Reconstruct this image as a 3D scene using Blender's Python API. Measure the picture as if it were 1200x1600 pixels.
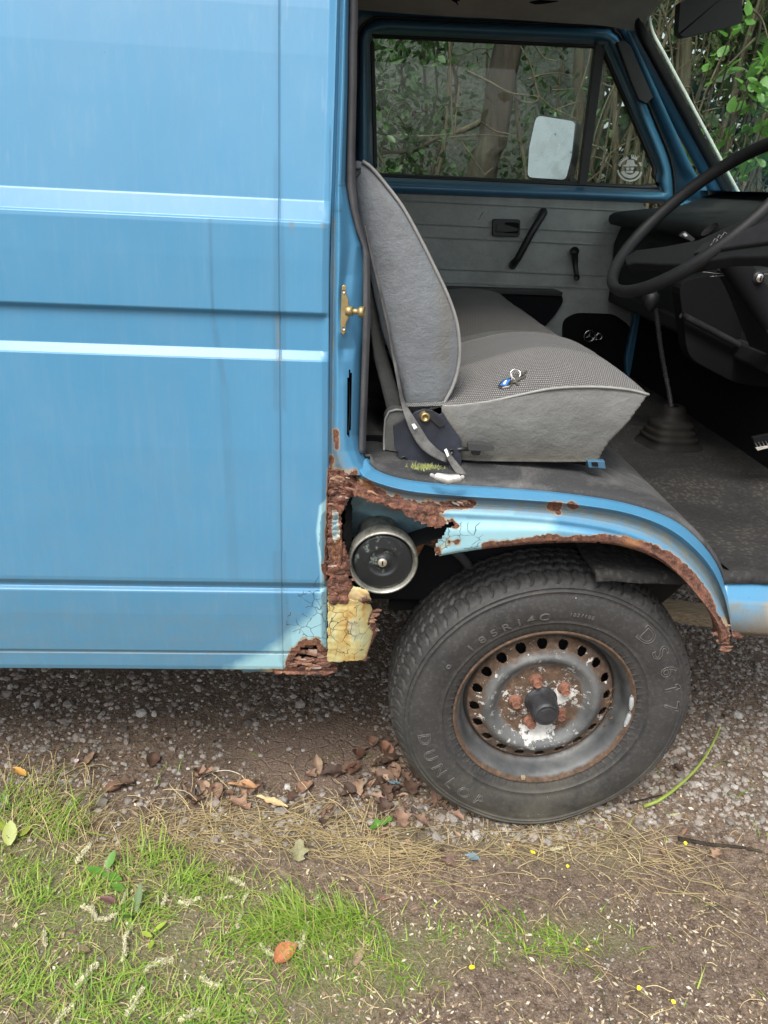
import bpy, bmesh, math, random
import numpy as np
from mathutils import Vector, noise as mn
random.seed(7); rng = np.random.default_rng(7)
for o in list(bpy.data.objects): bpy.data.objects.remove(o)
SC = bpy.context.scene
COL = SC.collection
R = math.radians

# ---------------------------------------------------------------- camera
CP = (-0.45530271, -1.21963357, 1.31481541); PITCH, YAW, ROLL, FPX = 0.40701748, 0.07471724, 0.04912552, 1198.07
CF = np.array([math.sin(YAW)*math.cos(PITCH), math.cos(YAW)*math.cos(PITCH), -math.sin(PITCH)])
_r0 = np.array([math.cos(YAW), -math.sin(YAW), 0.0]); _u0 = np.cross(_r0, CF)
CR = math.cos(ROLL)*_r0 + math.sin(ROLL)*_u0; CU = np.cross(CR, CF); CC = np.array(CP)
cam = bpy.data.cameras.new('camera'); camo = bpy.data.objects.new('camera', cam); COL.objects.link(camo)
from mathutils import Matrix
camo.matrix_world = Matrix(((CR[0], CU[0], -CF[0], CP[0]), (CR[1], CU[1], -CF[1], CP[1]), (CR[2], CU[2], -CF[2], CP[2]), (0, 0, 0, 1)))
cam.sensor_fit = 'VERTICAL'; cam.sensor_height = 36.0; cam.lens = 36.0*FPX/1600.0
cam.clip_start = 0.05; cam.clip_end = 500
SC.camera = camo
SC.render.resolution_x = 768; SC.render.resolution_y = 1024
# ---------------------------------------------------------------- sky and sun (bright overcast)
SUN_EL, SUN_AZ = R(55), R(202)          # azimuth clockwise from +Y: behind the photographer, a little to the left
w = bpy.data.worlds.new('World'); SC.world = w; w.use_nodes = True
nt = w.node_tree; nt.nodes.clear()
sky = nt.nodes.new('ShaderNodeTexSky'); sky.sky_type = 'NISHITA'; sky.sun_disc = False
sky.sun_elevation = SUN_EL; sky.sun_rotation = SUN_AZ; sky.dust_density = 4.0; sky.air_density = 1.0; sky.ozone_density = 1.0
hs = nt.nodes.new('ShaderNodeHueSaturation'); hs.inputs['Saturation'].default_value = 0.35
bgn = nt.nodes.new('ShaderNodeBackground'); bgn.inputs['Strength'].default_value = 0.15
wo = nt.nodes.new('ShaderNodeOutputWorld')
nt.links.new(sky.outputs[0], hs.inputs['Color']); nt.links.new(hs.outputs[0], bgn.inputs[0]); nt.links.new(bgn.outputs[0], wo.inputs[0])
sl = bpy.data.lights.new('sun', 'SUN'); sl.energy = 2.1; sl.angle = R(24); sl.color = (1.0, 0.95, 0.87)
so = bpy.data.objects.new('sun', sl); COL.objects.link(so)
sd = Vector((math.sin(SUN_AZ)*math.cos(SUN_EL), math.cos(SUN_AZ)*math.cos(SUN_EL), math.sin(SUN_EL)))
so.rotation_euler = sd.to_track_quat('Z', 'Y').to_euler(); so.location = (0, -3, 6)
SC.view_settings.view_transform = 'Standard'; SC.view_settings.look = 'None'
SC.view_settings.exposure = 0.88; SC.view_settings.gamma = 1.0; SC.view_settings.use_curve_mapping = False

# ---------------------------------------------------------------- geometry helpers
def U(x, y, Y):
    """world point on the plane Y seen at photo pixel x, y"""
    d = CF + CR*((x-600)/FPX) - CU*((y-800)/FPX)
    return CC + d*((Y-CC[1])/d[1])
def UZ(x, y, Z):
    d = CF + CR*((x-600)/FPX) - CU*((y-800)/FPX)
    return CC + d*((Z-CC[2])/d[2])
def PX(P):
    d = np.asarray(P, float) - CC
    z = d @ CF
    return np.stack([600+FPX*(d @ CR)/z, 800-FPX*(d @ CU)/z], -1)
def nz(x, y, z=0.0, s=1.0):
    return mn.noise(Vector((x*s, y*s, z*s)))
def cr(pts, n, closed=False):
    """Catmull-Rom through the points, n samples spaced evenly by length"""
    P = np.array(pts, float); m = len(P)
    if closed: Q = np.vstack([P[-1], P, P[0], P[1]]); segs = m
    else: Q = np.vstack([2*P[0]-P[1], P, 2*P[-1]-P[-2]]); segs = m-1
    out = []
    for i in range(segs):
        a, b, c, d = Q[i], Q[i+1], Q[i+2], Q[i+3]
        for t in np.linspace(0, 1, 16, endpoint=False):
            out.append(0.5*((2*b)+(-a+c)*t+(2*a-5*b+4*c-d)*t*t+(-a+3*b-3*c+d)*t**3))
    out.append(P[0] if closed else P[-1])
    out = np.array(out); L = np.concatenate([[0], np.cumsum(np.linalg.norm(np.diff(out, axis=0), axis=1))])
    s = np.linspace(0, L[-1], n+1)[:-1] if closed else np.linspace(0, L[-1], n)
    return np.stack([np.interp(s, L, out[:, k]) for k in range(P.shape[1])], -1)
def in_poly(x, y, poly):
    c = False; n = len(poly); j = n-1
    for i in range(n):
        xi, yi = poly[i]; xj, yj = poly[j]
        if (yi > y) != (yj > y) and x < (xj-xi)*(y-yi)/(yj-yi)+xi: c = not c
        j = i
    return c
def in_poly_v(P, poly):
    x, y = P[:, 0], P[:, 1]; c = np.zeros(len(P), bool); n = len(poly); j = n-1
    for i in range(n):
        xi, yi = poly[i]; xj, yj = poly[j]
        if yi != yj:
            c ^= ((yi > y) != (yj > y)) & (x < (xj-xi)*(y-yi)/(yj-yi)+xi)
        j = i
    return c
def dist_v(P, line, closed=False):
    """distance of points to a polyline (pixels)"""
    L = np.array(line, float)
    if closed: L = np.vstack([L, L[0]])
    best = np.full(len(P), 1e9)
    for a, b in zip(L[:-1], L[1:]):
        ab = b-a; t = np.clip(((P-a) @ ab)/max(ab @ ab, 1e-9), 0, 1)
        best = np.minimum(best, np.linalg.norm(P-(a+t[:, None]*ab), axis=1))
    return best
def sdf_v(P, poly):
    d = dist_v(P, poly, True); return np.where(in_poly_v(P, poly), -d, d)
def soft(d, wd):          # 1 inside, 0 outside, linear over +-wd
    return np.clip(0.5-d/(2*wd), 0, 1)

def obj(name, verts, faces, mat=None, parent=None, smooth=True, loc=None, attrs=None, label=None, mats=None, fmat=None):
    me = bpy.data.meshes.new(name)
    me.from_pydata([tuple(map(float, v)) for v in verts], [], [tuple(map(int, f)) for f in faces])
    me.update()
    if smooth: me.polygons.foreach_set('use_smooth', [True]*len(me.polygons))
    if mat is not None: me.materials.append(mat)
    if mats:
        for m in mats: me.materials.append(m)
    if fmat is not None: me.polygons.foreach_set('material_index', list(fmat))
    if attrs:
        for k, a in attrs.items():
            at = me.attributes.new(k, 'FLOAT', 'POINT'); at.data.foreach_set('value', np.asarray(a, dtype=np.float32))
    o = bpy.data.objects.new(name, me); COL.objects.link(o)
    if parent is not None: o.parent = parent
    if loc is not None: o.location = loc
    if label: o['label'] = label
    return o
def empty(name, label=None, cat=None, loc=(0, 0, 0), group=None, parent=None, kind=None):
    o = bpy.data.objects.new(name, None); COL.objects.link(o); o.location = loc; o.empty_display_size = 0.05
    return tag(o, label, cat, group, kind)
def tag(o, label=None, cat=None, group=None, kind=None):
    if label: o['label'] = label
    if cat: o['category'] = cat
    if group: o['group'] = group
    if kind: o['kind'] = kind
    return o
class MB:
    def __init__(s): s.v = []; s.f = []
    def add(s, v, f):
        b = len(s.v); s.v += [tuple(map(float, p)) for p in v]; s.f += [tuple(b+i for i in q) for q in f]; return b
    def grid(s, G, closed_u=False, closed_v=False):
        G = np.asarray(G, float); m, n = G.shape[:2]; b = len(s.v)
        s.v += [tuple(p) for p in G.reshape(-1, 3)]
        for i in range(m if closed_u else m-1):
            for j in range(n if closed_v else n-1):
                a = b+i*n+j; c = b+i*n+(j+1) % n; i2 = (i+1) % m; d = b+i2*n+(j+1) % n; e = b+i2*n+j
                s.f.append((a, c, d, e))
    def tube(s, P, r, n=8, cap=True):
        P = np.asarray(P, float); m = len(P); r = np.ones(m)*r if np.isscalar(r) else np.asarray(r, float)
        T = np.gradient(P, axis=0) if m > 1 else np.zeros((1, 3)); T /= np.maximum(np.linalg.norm(T, axis=1), 1e-9)[:, None]
        ref = np.array([0, 0, 1.0]) if abs(T[0][2]) < 0.9 else np.array([1.0, 0, 0])
        rings = []
        for k in range(m):
            x = np.cross(ref, T[k]); x /= max(np.linalg.norm(x), 1e-9); y = np.cross(T[k], x); ref = y
            a = np.arange(n)*2*np.pi/n
            rings.append(P[k]+r[k]*(np.cos(a)[:, None]*x+np.sin(a)[:, None]*y))
        b = len(s.v); s.grid(np.array(rings), closed_v=True)
        if cap:
            s.f.append(tuple(b+i for i in range(n))); s.f.append(tuple(b+(m-1)*n+i for i in reversed(range(n))))
    def box(s, lo, hi):
        x0, y0, z0 = lo; x1, y1, z1 = hi
        s.add([(x0, y0, z0), (x1, y0, z0), (x1, y1, z0), (x0, y1, z0), (x0, y0, z1), (x1, y0, z1), (x1, y1, z1), (x0, y1, z1)],
              [(0, 3, 2, 1), (4, 5, 6, 7), (0, 1, 5, 4), (1, 2, 6, 5), (2, 3, 7, 6), (3, 0, 4, 7)])
    def build(s, name, mat, parent=None, smooth=True, **k): return obj(name, s.v, s.f, mat, parent, smooth, **k)
def bevel(o, wd, seg=2, ang=40):
    m = o.modifiers.new('b', 'BEVEL'); m.width = wd; m.segments = seg; m.limit_method = 'ANGLE'; m.angle_limit = R(ang); return o
def solid(o, t, off=1.0):
    m = o.modifiers.new('s', 'SOLIDIFY'); m.thickness = t; m.offset = off; return o
def autosmooth(o, ang=40):
    m = o.modifiers.new('w', 'EDGE_SPLIT'); m.split_angle = R(ang); return o
def plate(name, px, Y, th, mat, parent, bev=0.002, dY=None, **k):
    """closed outline in photo pixels placed on plane Y, extruded th metres into the van"""
    P = [U(x, y, Y if dY is None else Y+dY[i]) for i, (x, y) in enumerate(px)]
    n = len(P); v = [tuple(p) for p in P]+[(p[0], p[1]+th, p[2]) for p in P]
    f = [tuple(range(n)), tuple(range(2*n-1, n-1, -1))]+[(i, i+n, (i+1) % n+n, (i+1) % n) for i in range(n)]
    o = obj(name, v, f, mat, parent, False, **k)
    if bev: bevel(o, bev, 2, 30)
    return o
def extr(name, prof, Y0, Y1, mat, parent, bev=0.003, **k):
    """closed X,Z outline extruded along Y"""
    n = len(prof); v = [(x, Y0, z) for x, z in prof]+[(x, Y1, z) for x, z in prof]
    f = [tuple(range(n)), tuple(range(2*n-1, n-1, -1))]+[(i, i+n, (i+1) % n+n, (i+1) % n) for i in range(n)]
    o = obj(name, v, f, mat, parent, False, **k)
    if bev: bevel(o, bev, 2, 30)
    return o
def lathe(prof, n, c, axis='Y', ph0=0.0):
    """prof: (radius, offset along axis) -> grid, axis Y"""
    a = ph0+np.arange(n)*2*np.pi/n; G = np.zeros((len(prof), n, 3))
    for i, (r, h) in enumerate(prof):
        G[i, :, 0] = c[0]+r*np.cos(a); G[i, :, 1] = c[1]+h; G[i, :, 2] = c[2]+r*np.sin(a)
    return G

# ---------------------------------------------------------------- material helpers
class NT:
    def __init__(s, name):
        s.m = bpy.data.materials.new(name); s.m.use_nodes = True; s.t = s.m.node_tree; s.t.nodes.clear()
        s.out = s.t.nodes.new('ShaderNodeOutputMaterial'); s.bs = s.t.nodes.new('ShaderNodeBsdfPrincipled')
        s.t.links.new(s.bs.outputs[0], s.out.inputs[0]); s.tc = s.t.nodes.new('ShaderNodeTexCoord')
    def put(s, sock, v):
        if hasattr(v, 'is_output'): s.t.links.new(v, sock)
        elif isinstance(v, (tuple, list)): sock.default_value = tuple(v)+(1,)*(len(sock.default_value)-len(v))
        else: sock.default_value = v
    def n(s, typ, ins=None, out=0, **kw):
        nd = s.t.nodes.new(typ)
        for k, v in kw.items(): setattr(nd, k, v)
        for k, v in (ins or {}).items(): s.put(nd.inputs[k], v)
        return nd.outputs[out]
    def obj(s): return s.tc.outputs['Object']
    def mapv(s, sc=(1, 1, 1), co=None, rot=(0, 0, 0)): return s.n('ShaderNodeMapping', {'Vector': co or s.obj(), 'Scale': sc, 'Rotation': rot})
    def noise(s, sc, det=4, rough=.6, co=None, dist=0.0): return s.n('ShaderNodeTexNoise', {'Vector': co or s.obj(), 'Scale': sc, 'Detail': det, 'Roughness': rough, 'Distortion': dist})
    def vor(s, sc, co=None, feature='F1', out=0, rnd=1.0): return s.n('ShaderNodeTexVoronoi', {'Vector': co or s.obj(), 'Scale': sc, 'Randomness': rnd}, out, feature=feature)
    def mix(s, f, a, b, mode='MIX'):
        nd = s.t.nodes.new('ShaderNodeMix'); nd.data_type = 'RGBA'; nd.blend_type = mode
        s.put(nd.inputs[0], f); s.put(nd.inputs[6], a); s.put(nd.inputs[7], b); return nd.outputs[2]
    def ma(s, op, a, b=0.0, c=0.0, clamp=False):
        nd = s.t.nodes.new('ShaderNodeMath'); nd.operation = op; nd.use_clamp = clamp
        s.put(nd.inputs[0], a); s.put(nd.inputs[1], b); s.put(nd.inputs[2], c); return nd.outputs[0]
    def rng(s, v, a, b, c=0.0, d=1.0): return s.n('ShaderNodeMapRange', {'Value': v, 'From Min': a, 'From Max': b, 'To Min': c, 'To Max': d})
    def attr(s, nm): return s.n('ShaderNodeAttribute', None, 2, attribute_name=nm)
    def ramp(s, f, st):
        nd = s.t.nodes.new('ShaderNodeValToRGB'); e = nd.color_ramp.elements
        e[0].position = st[0][0]; e[0].color = tuple(st[0][1])+(1,); e[1].position = st[-1][0]; e[1].color = tuple(st[-1][1])+(1,)
        for p, c in st[1:-1]:
            q = e.new(p); q.color = tuple(c)+(1,)
        s.put(nd.inputs[0], f); return nd.outputs[0]
    def bump(s, h, st, dist=0.01, nrm=None):
        nd = s.t.nodes.new('ShaderNodeBump'); nd.inputs['Strength'].default_value = st; nd.inputs['Distance'].default_value = dist
        s.put(nd.inputs['Height'], h)
        if nrm: s.t.links.new(nrm, nd.inputs['Normal'])
        return nd.outputs[0]
    def fin(s, col, rough=.5, metal=0.0, nrm=None, **kw):
        s.put(s.bs.inputs['Base Color'], col); s.put(s.bs.inputs['Roughness'], rough); s.put(s.bs.inputs['Metallic'], metal)
        if nrm: s.t.links.new(nrm, s.bs.inputs['Normal'])
        for k, v in kw.items(): s.put(s.bs.inputs[k.replace('_', ' ')], v)
        return s.m
def simple(name, col, rough=.5, metal=0, bs=0, bsc=200, var=.15, dist=.002, coat=0):
    t = NT(name); nn = t.noise(bsc*.2, 5, .65)
    c = t.mix(t.rng(nn, .3, .7), tuple(x*(1-var) for x in col), tuple(min(1, x*(1+var)) for x in col))
    nr = t.bump(t.noise(bsc, 6, .7), bs, dist) if bs else None
    return t.fin(c, t.rng(nn, .3, .7, max(0, rough-.07), min(1, rough+.07)), metal, nr, Coat_Weight=coat)

def rust_nodes(t, sc=1.9):
    n1 = t.noise(55*sc, 10, .76, dist=.4); n2 = t.noise(10*sc, 6, .65)
    c = t.ramp(n1, [(.28, (.014, .008, .007)), (.40, (.06, .027, .019)), (.50, (.15, .066, .044)), (.60, (.25, .118, .078)), (.72, (.38, .23, .16))])
    c = t.mix(t.rng(n2, .52, .62, 0, .6), c, (.23, .095, .065)); c = t.mix(t.rng(t.noise(23*sc, 6, .7), .56, .64, 0, .75), c, (.035, .024, .023)); c = t.mix(t.rng(t.noise(17, 7, .7), .55, .66, 0, .7), c, (.34, .16, .06)); c = t.mix(t.rng(t.noise(31*sc, 9, .8), .64, .67, 0, .8), c, (.36, .33, .27))
    c = t.mix(t.rng(t.noise(170*sc, 3), .62, .7, 0, .45), c, (.42, .25, .15))
    return c, n1
def mat_paint(name, blue=(.054, .198, .342), dusty=0.0, coat=.14, rough=.42):
    t = NT(name)
    n1 = t.noise(48, 11, .74); n2 = t.noise(9, 5, .6); n3 = t.noise(1.6, 3)
    base = t.mix(t.rng(n3, .3, .7, 0, 1), tuple(x*.93 for x in blue), tuple(x*1.07 for x in blue))
    base = t.mix(t.rng(t.noise(14, 6, .7, co=t.mapv((1.6, 1, .12))), .45, .75, 0, .16), base, (.10, .19, .27))
    base = t.mix(t.ma('MULTIPLY', t.rng(t.noise(70, 2, co=t.mapv((1, 1, .02))), .66, .72), t.rng(t.noise(3, 3), .45, .6, 0, .12)), base, (.30, .40, .45))
    base = t.mix(t.rng(t.noise(90, 6, .7, co=t.mapv((1, 1, .08))), .5, .8, 0, .10+dusty), base, (.26, .36, .42))
    base = t.mix(t.rng(n2, .45, .8, 0, .10), base, (.22, .32, .39))
    # small chips and specks
    spk = t.ma('MULTIPLY', t.rng(t.vor(42), .055, .035), t.rng(t.noise(21, 2), .60, .64))
    base = t.mix(spk, base, (.04, .05, .06))
    pale = t.rng(t.ma('ADD', t.attr('pale'), t.ma('MULTIPLY', t.ma('SUBTRACT', n1, .5), .30)), .25, .75)
    base = t.mix(pale, base, (.26, .46, .53))
    peel = t.rng(t.ma('ADD', t.attr('peel'), t.ma('MULTIPLY', t.ma('SUBTRACT', n1, .5), .7)), .49, .51)
    base = t.mix(peel, base, (.11, .245, .32))
    yel = t.rng(t.ma('ADD', t.attr('yellow'), t.ma('MULTIPLY', t.ma('SUBTRACT', t.noise(30, 8, .7), .5), .8)), .35, .75)
    ycol = t.ramp(t.noise(26, 8, .7, co=t.mapv((1.5, 1, .5))), [(.28, (.20, .085, .02)), (.42, (.36, .25, .08)), (.56, (.38, .34, .16)), (.75, (.36, .43, .30))])
    base = t.mix(yel, base, ycol)
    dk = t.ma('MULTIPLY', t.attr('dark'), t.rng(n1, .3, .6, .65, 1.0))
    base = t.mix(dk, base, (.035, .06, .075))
    gr = t.ma('MULTIPLY', t.attr('grime_and_shade'), t.rng(n1, .38, .6, .35, 1.0))
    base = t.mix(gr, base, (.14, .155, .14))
    # hairline cracks in the thick repaint
    wob = t.n('ShaderNodeVectorMath', {0: t.obj(), 1: t.n('ShaderNodeVectorMath', {0: t.n('ShaderNodeTexNoise', {'Vector': t.obj(), 'Scale': 30.0}, 1), 'Scale': .03}, operation='SCALE')}, operation='ADD')
    cv = t.vor(42, co=wob, feature='DISTANCE_TO_EDGE')
    crk = t.ma('MULTIPLY', t.rng(cv, .020, .008), t.rng(t.ma('MULTIPLY', t.attr('crack'), t.rng(t.noise(14, 3), .46, .52)), .25, .6))
    base = t.mix(t.ma('MULTIPLY', crk, .8), base, (.05, .05, .03))
    ra = t.ma('ADD', t.attr('rust'), t.ma('MULTIPLY', t.ma('SUBTRACT', n1, .5), 1.1))
    chip = t.rng(ra, .40, .44); rm = t.rng(ra, .485, .515)
    base = t.mix(t.ma('MULTIPLY', chip, t.rng(n2, .35, .55)), base, (.42, .42, .35))
    rc, rn = rust_nodes(t)
    halo = t.ma('MULTIPLY', t.rng(t.ma('ADD', t.attr('rust'), t.ma('MULTIPLY', t.ma('SUBTRACT', n2, .5), .8)), .02, .45), t.rng(t.attr('rust'), .02, .3, 0, .75))
    base = t.mix(halo, base, (.30, .20, .10))
    col = t.mix(rm, base, rc)
    h = t.ma('ADD', t.ma('MULTIPLY', rm, t.ma('ADD', t.ma('MULTIPLY', rn, 1.6), .2)), t.ma('MULTIPLY', crk, -.4))
    nr = t.bump(h, .9, .006); nr = t.bump(t.noise(3, 2), .05, .02, nr); nr = t.bump(t.noise(650, 2), .03, .001, nr)
    rg = t.mix(t.ma('MAXIMUM', rm, t.ma('MAXIMUM', gr, t.ma('MULTIPLY', yel, .7))), (rough,)*3, (.93,)*3)
    ct = t.ma('MULTIPLY', t.ma('SUBTRACT', 1.0, rm, clamp=True), coat)
    t.m['x'] = 1
    return t.fin(col, rg, 0.0, nr, Coat_Weight=ct, Coat_Roughness=.15, Specular_IOR_Level=.45)
M = {}
M['paint'] = mat_paint('blue_paint')
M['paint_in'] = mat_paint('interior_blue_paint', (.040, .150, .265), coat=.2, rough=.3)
def m_rust():
    t = NT('rust_flakes'); c, n1 = rust_nodes(t)
    tc = t.ramp(t.attr('tone'), [(0, (.022, .014, .012)), (.2, (.075, .04, .03)), (.42, (.17, .085, .06)), (.6, (.29, .155, .11)), (.76, (.40, .23, .13)), (.88, (.42, .34, .29)), (1, (.42, .48, .46))])
    c = t.mix(t.ma('MULTIPLY', t.rng(t.attr('tone'), .001, .002), .68), c, tc)
    c = t.mix(t.rng(t.noise(34, 9, .75), .60, .66, 0, .8), c, (.24, .26, .24))
    return t.fin(c, .95, 0, t.bump(t.ma('ADD', n1, t.ma('MULTIPLY', t.vor(70), .6)), 1.0, .006))
M['rust'] = m_rust()
def m_rubber(name, col=(.022, .023, .024), dust=(.12, .12, .115), amt=.5, sc=1.0, rough=.8):
    t = NT(name); n1 = t.noise(8*sc, 8, .7); n2 = t.noise(160*sc, 5, .7)
    c = t.mix(t.rng(n1, .4, .75, 0, amt), col, dust); c = t.mix(t.rng(n2, .62, .75, 0, amt*.8), c, dust)
    return t.fin(c, t.rng(n1, .3, .7, rough-.12, min(.98, rough+.1)), 0, t.bump(n2, .35, .0012))
M['rubber'] = m_rubber('black_rubber', amt=.25)
M['seal'] = m_rubber('seal_rubber', (.045, .045, .05), (.14, .14, .14), .6)
M['black'] = simple('black_plastic', (.013, .014, .016), .5, 0, .12, 500, dist=.001)
M['blackm'] = simple('matt_black', (.005, .0055, .007), .9); M['blackm'].node_tree.nodes['Principled BSDF'].inputs['Specular IOR Level'].default_value = .2
M['grip'] = simple('wheel_rim_plastic', (.010, .011, .012), .55, 0, .25, 420, dist=.001)
M['under'] = simple('underbody_black', (.008, .008, .009), .85, 0, .5, 60)
def m_vinyl(name, col, stain=(.10, .085, .055), st=.6, fr=0.0):
    t = NT(name); n1 = t.noise(9, 7, .7); n2 = t.noise(4, 4)
    wr = t.noise(38, 7, .75, co=t.mapv((1, 1, 1.8)), dist=1.2); vv = t.vor(260)
    c = t.mix(t.rng(n1, .35, .7), tuple(x*.8 for x in col), tuple(x*1.15 for x in col))
    c = t.mix(t.ma('MULTIPLY', t.attr('stain'), t.rng(n1, .3, .65, .4, 1)), c, stain)
    c = t.mix(t.rng(wr, .35, .45, .22, 0), c, tuple(x*.5 for x in col))
    nr = t.bump(wr, .4, .003); nr = t.bump(vv, .25, .0008, nr); nr = t.bump(n1, .35, .02, nr)
    return t.fin(c, .62, 0, nr)
M['vinyl'] = m_vinyl('grey_vinyl', (.130, .143, .155))
M['vinyl2'] = m_vinyl('grey_vinyl_cushion', (.115, .118, .114))
def m_cloth(name, c0, c1, sx=300, rot=.5):
    t = NT(name)
    a = t.n('ShaderNodeTexWave', {'Vector': t.mapv((1, .75, 1), rot=(0, 0, rot)), 'Scale': sx*.30, 'Distortion': .6, 'Detail': 1.0}, 1)
    b = t.n('ShaderNodeTexWave', {'Vector': t.mapv((1, 1, 1), rot=(0, 0, rot+1.35)), 'Scale': sx*.17, 'Distortion': .6, 'Detail': 1.0}, 1)
    m_ = t.ma('MULTIPLY', a, b); n1 = t.noise(7, 6, .7)
    k = t.ma('MULTIPLY', t.rng(m_, .18, .5), t.rng(n1, .3, .7, .75, 1.0))
    c = t.mix(k, c0, c1)
    c = t.mix(t.ma('MULTIPLY', t.attr('centre'), .62), c, (.03, .031, .033))
    return t.fin(c, .95, 0, t.bump(t.ma('ADD', m_, t.ma('MULTIPLY', n1, .3)), .8, .0025), Sheen_Weight=.12)
M['cloth'] = m_cloth('seat_cloth', (.050, .051, .051), (.27, .262, .25))
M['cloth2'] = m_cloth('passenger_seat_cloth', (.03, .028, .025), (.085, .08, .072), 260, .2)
M['piping'] = simple('piping_vinyl', (.21, .21, .20), .5)
M['piping_d'] = simple('dark_piping', (.20, .20, .195), .5)
M['card'] = m_vinyl('door_card_vinyl', (.28, .31, .30), st=.2)
def m_headliner():
    t = NT('headliner_board'); n = t.noise(5, 6, .7)
    c = t.mix(t.rng(n, .4, .75), (.50, .48, .44), (.33, .31, .27)); return t.fin(c, .9, 0, t.bump(t.noise(300, 3), .2, .001))
M['liner'] = m_headliner()
def m_mat(name, a=(.030, .031, .033), b=(.145, .145, .14), sc=1.0, lo=.45, hi=.7, tread=False):
    t = NT(name); n1 = t.noise(6*sc, 9, .75, dist=.5); n2 = t.noise(230, 5, .75)
    c = t.mix(t.rng(n1, lo, hi, 0, .8), a, b); c = t.mix(t.rng(n2, .6, .72, 0, .8), c, (.27, .26, .24))
    h = n2
    if tread: 
        h = t.ma('ADD', t.ma('MULTIPLY', t.vor(95, feature='SMOOTH_F1'), 3.0), n2)
        c = t.mix(t.rng(t.vor(95), .22, .5, 0, .8), c, (.012, .012, .012))
    return t.fin(c, .85, 0, t.bump(h, .6, .002))
M['stepmat'] = m_mat('step_rubber'); M['floormat'] = m_mat('floor_rubber', (.011, .011, .012), (.11, .10, .085), .9, .42, .75, True)
M['floordk'] = m_mat('tunnel_rubber', (.009, .010, .011), (.035, .035, .036), .8, .5, .9)
M['gaiter'] = m_rubber('gaiter_rubber', (.010, .009, .008), (.032, .028, .024), .5, 1.5, .7)
M['brass'] = simple('zinc_yellow_steel', (.36, .28, .14), .5, .9, .2, 200)
M['chrome'] = simple('dull_chrome', (.60, .60, .58), .25, 1.0, .1, 120)
M['white'] = simple('white_print', (.80, .80, .80), .5)
M['dash'] = m_rubber('dash_plastic', (.011, .012, .014), (.09, .09, .09), .4, .6, .6)
for k_ in ('dash', 'grip', 'gaiter', 'floordk'): M[k_].node_tree.nodes['Principled BSDF'].inputs['Specular IOR Level'].default_value = .22
M['belt'] = m_rubber('belt_webbing', (.055, .055, .055), (.24, .24, .23), .7, 2.5, .8)
def m_glass(name, tint=(.80, .86, .82), dirt=.02):
    t = NT(name); t.t.nodes.remove(t.bs)
    tr = t.n('ShaderNodeBsdfTransparent', {'Color': tint}); gl = t.n('ShaderNodeBsdfGlossy', {'Color': (1, 1, 1), 'Roughness': .01})
    df = t.n('ShaderNodeBsdfDiffuse', {'Color': (.6, .6, .55)})
    fc = t.n('ShaderNodeLayerWeight', {'Blend': .5}, 1)
    fr = t.ma('ADD', .016, t.ma('MULTIPLY', .9, t.ma('POWER', fc, 6.5)))
    m1 = t.n('ShaderNodeMixShader', {0: fr, 1: tr, 2: gl})
    m2 = t.n('ShaderNodeMixShader', {0: t.rng(t.noise(7, 7, .7), .45, .8, 0, dirt*2.2), 1: m1, 2: df})
    t.t.links.new(m2, t.out.inputs[0]); return t.m
M['glass'] = m_glass('window_glass'); M['screen'] = m_glass('windscreen_glass', (.84, .90, .86), .07)
def m_mirror():
    t = NT('mirror_glass'); return t.fin(t.mix(t.rng(t.noise(26, 6, .7), .62, .66), (.55, .57, .57), (.12, .13, .12)), t.rng(t.noise(12, 6), .3, .7, .05, .45), 1.0)
M['mirror'] = m_mirror()
def m_tyre():
    t = NT('tyre_rubber')
    n1 = t.noise(7, 8, .7); n2 = t.noise(120, 6, .75); sp = t.noise(20, 2)
    sep = t.n('ShaderNodeSeparateXYZ', {0: t.obj()}, 2)
    low = t.rng(sep, .22, .02, 0, .75)
    c = t.mix(t.rng(n1, .35, .7), (.019, .019, .020), (.040, .039, .038))
    c = t.mix(t.ma('MULTIPLY', t.rng(n2, .5, .7), .35), c, (.12, .115, .10))
    c = t.mix(t.ma('MULTIPLY', low, t.rng(n1, .35, .6)), c, (.085, .078, .055))
    c = t.mix(t.ma('MULTIPLY', t.rng(t.vor(75), .10, .06), t.rng(sp, .64, .66)), c, (.45, .44, .40))
    return t.fin(c, t.rng(n1, .3, .7, .58, .78), 0, t.bump(n2, .35, .0012))
M['tyre'] = m_tyre()
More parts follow.
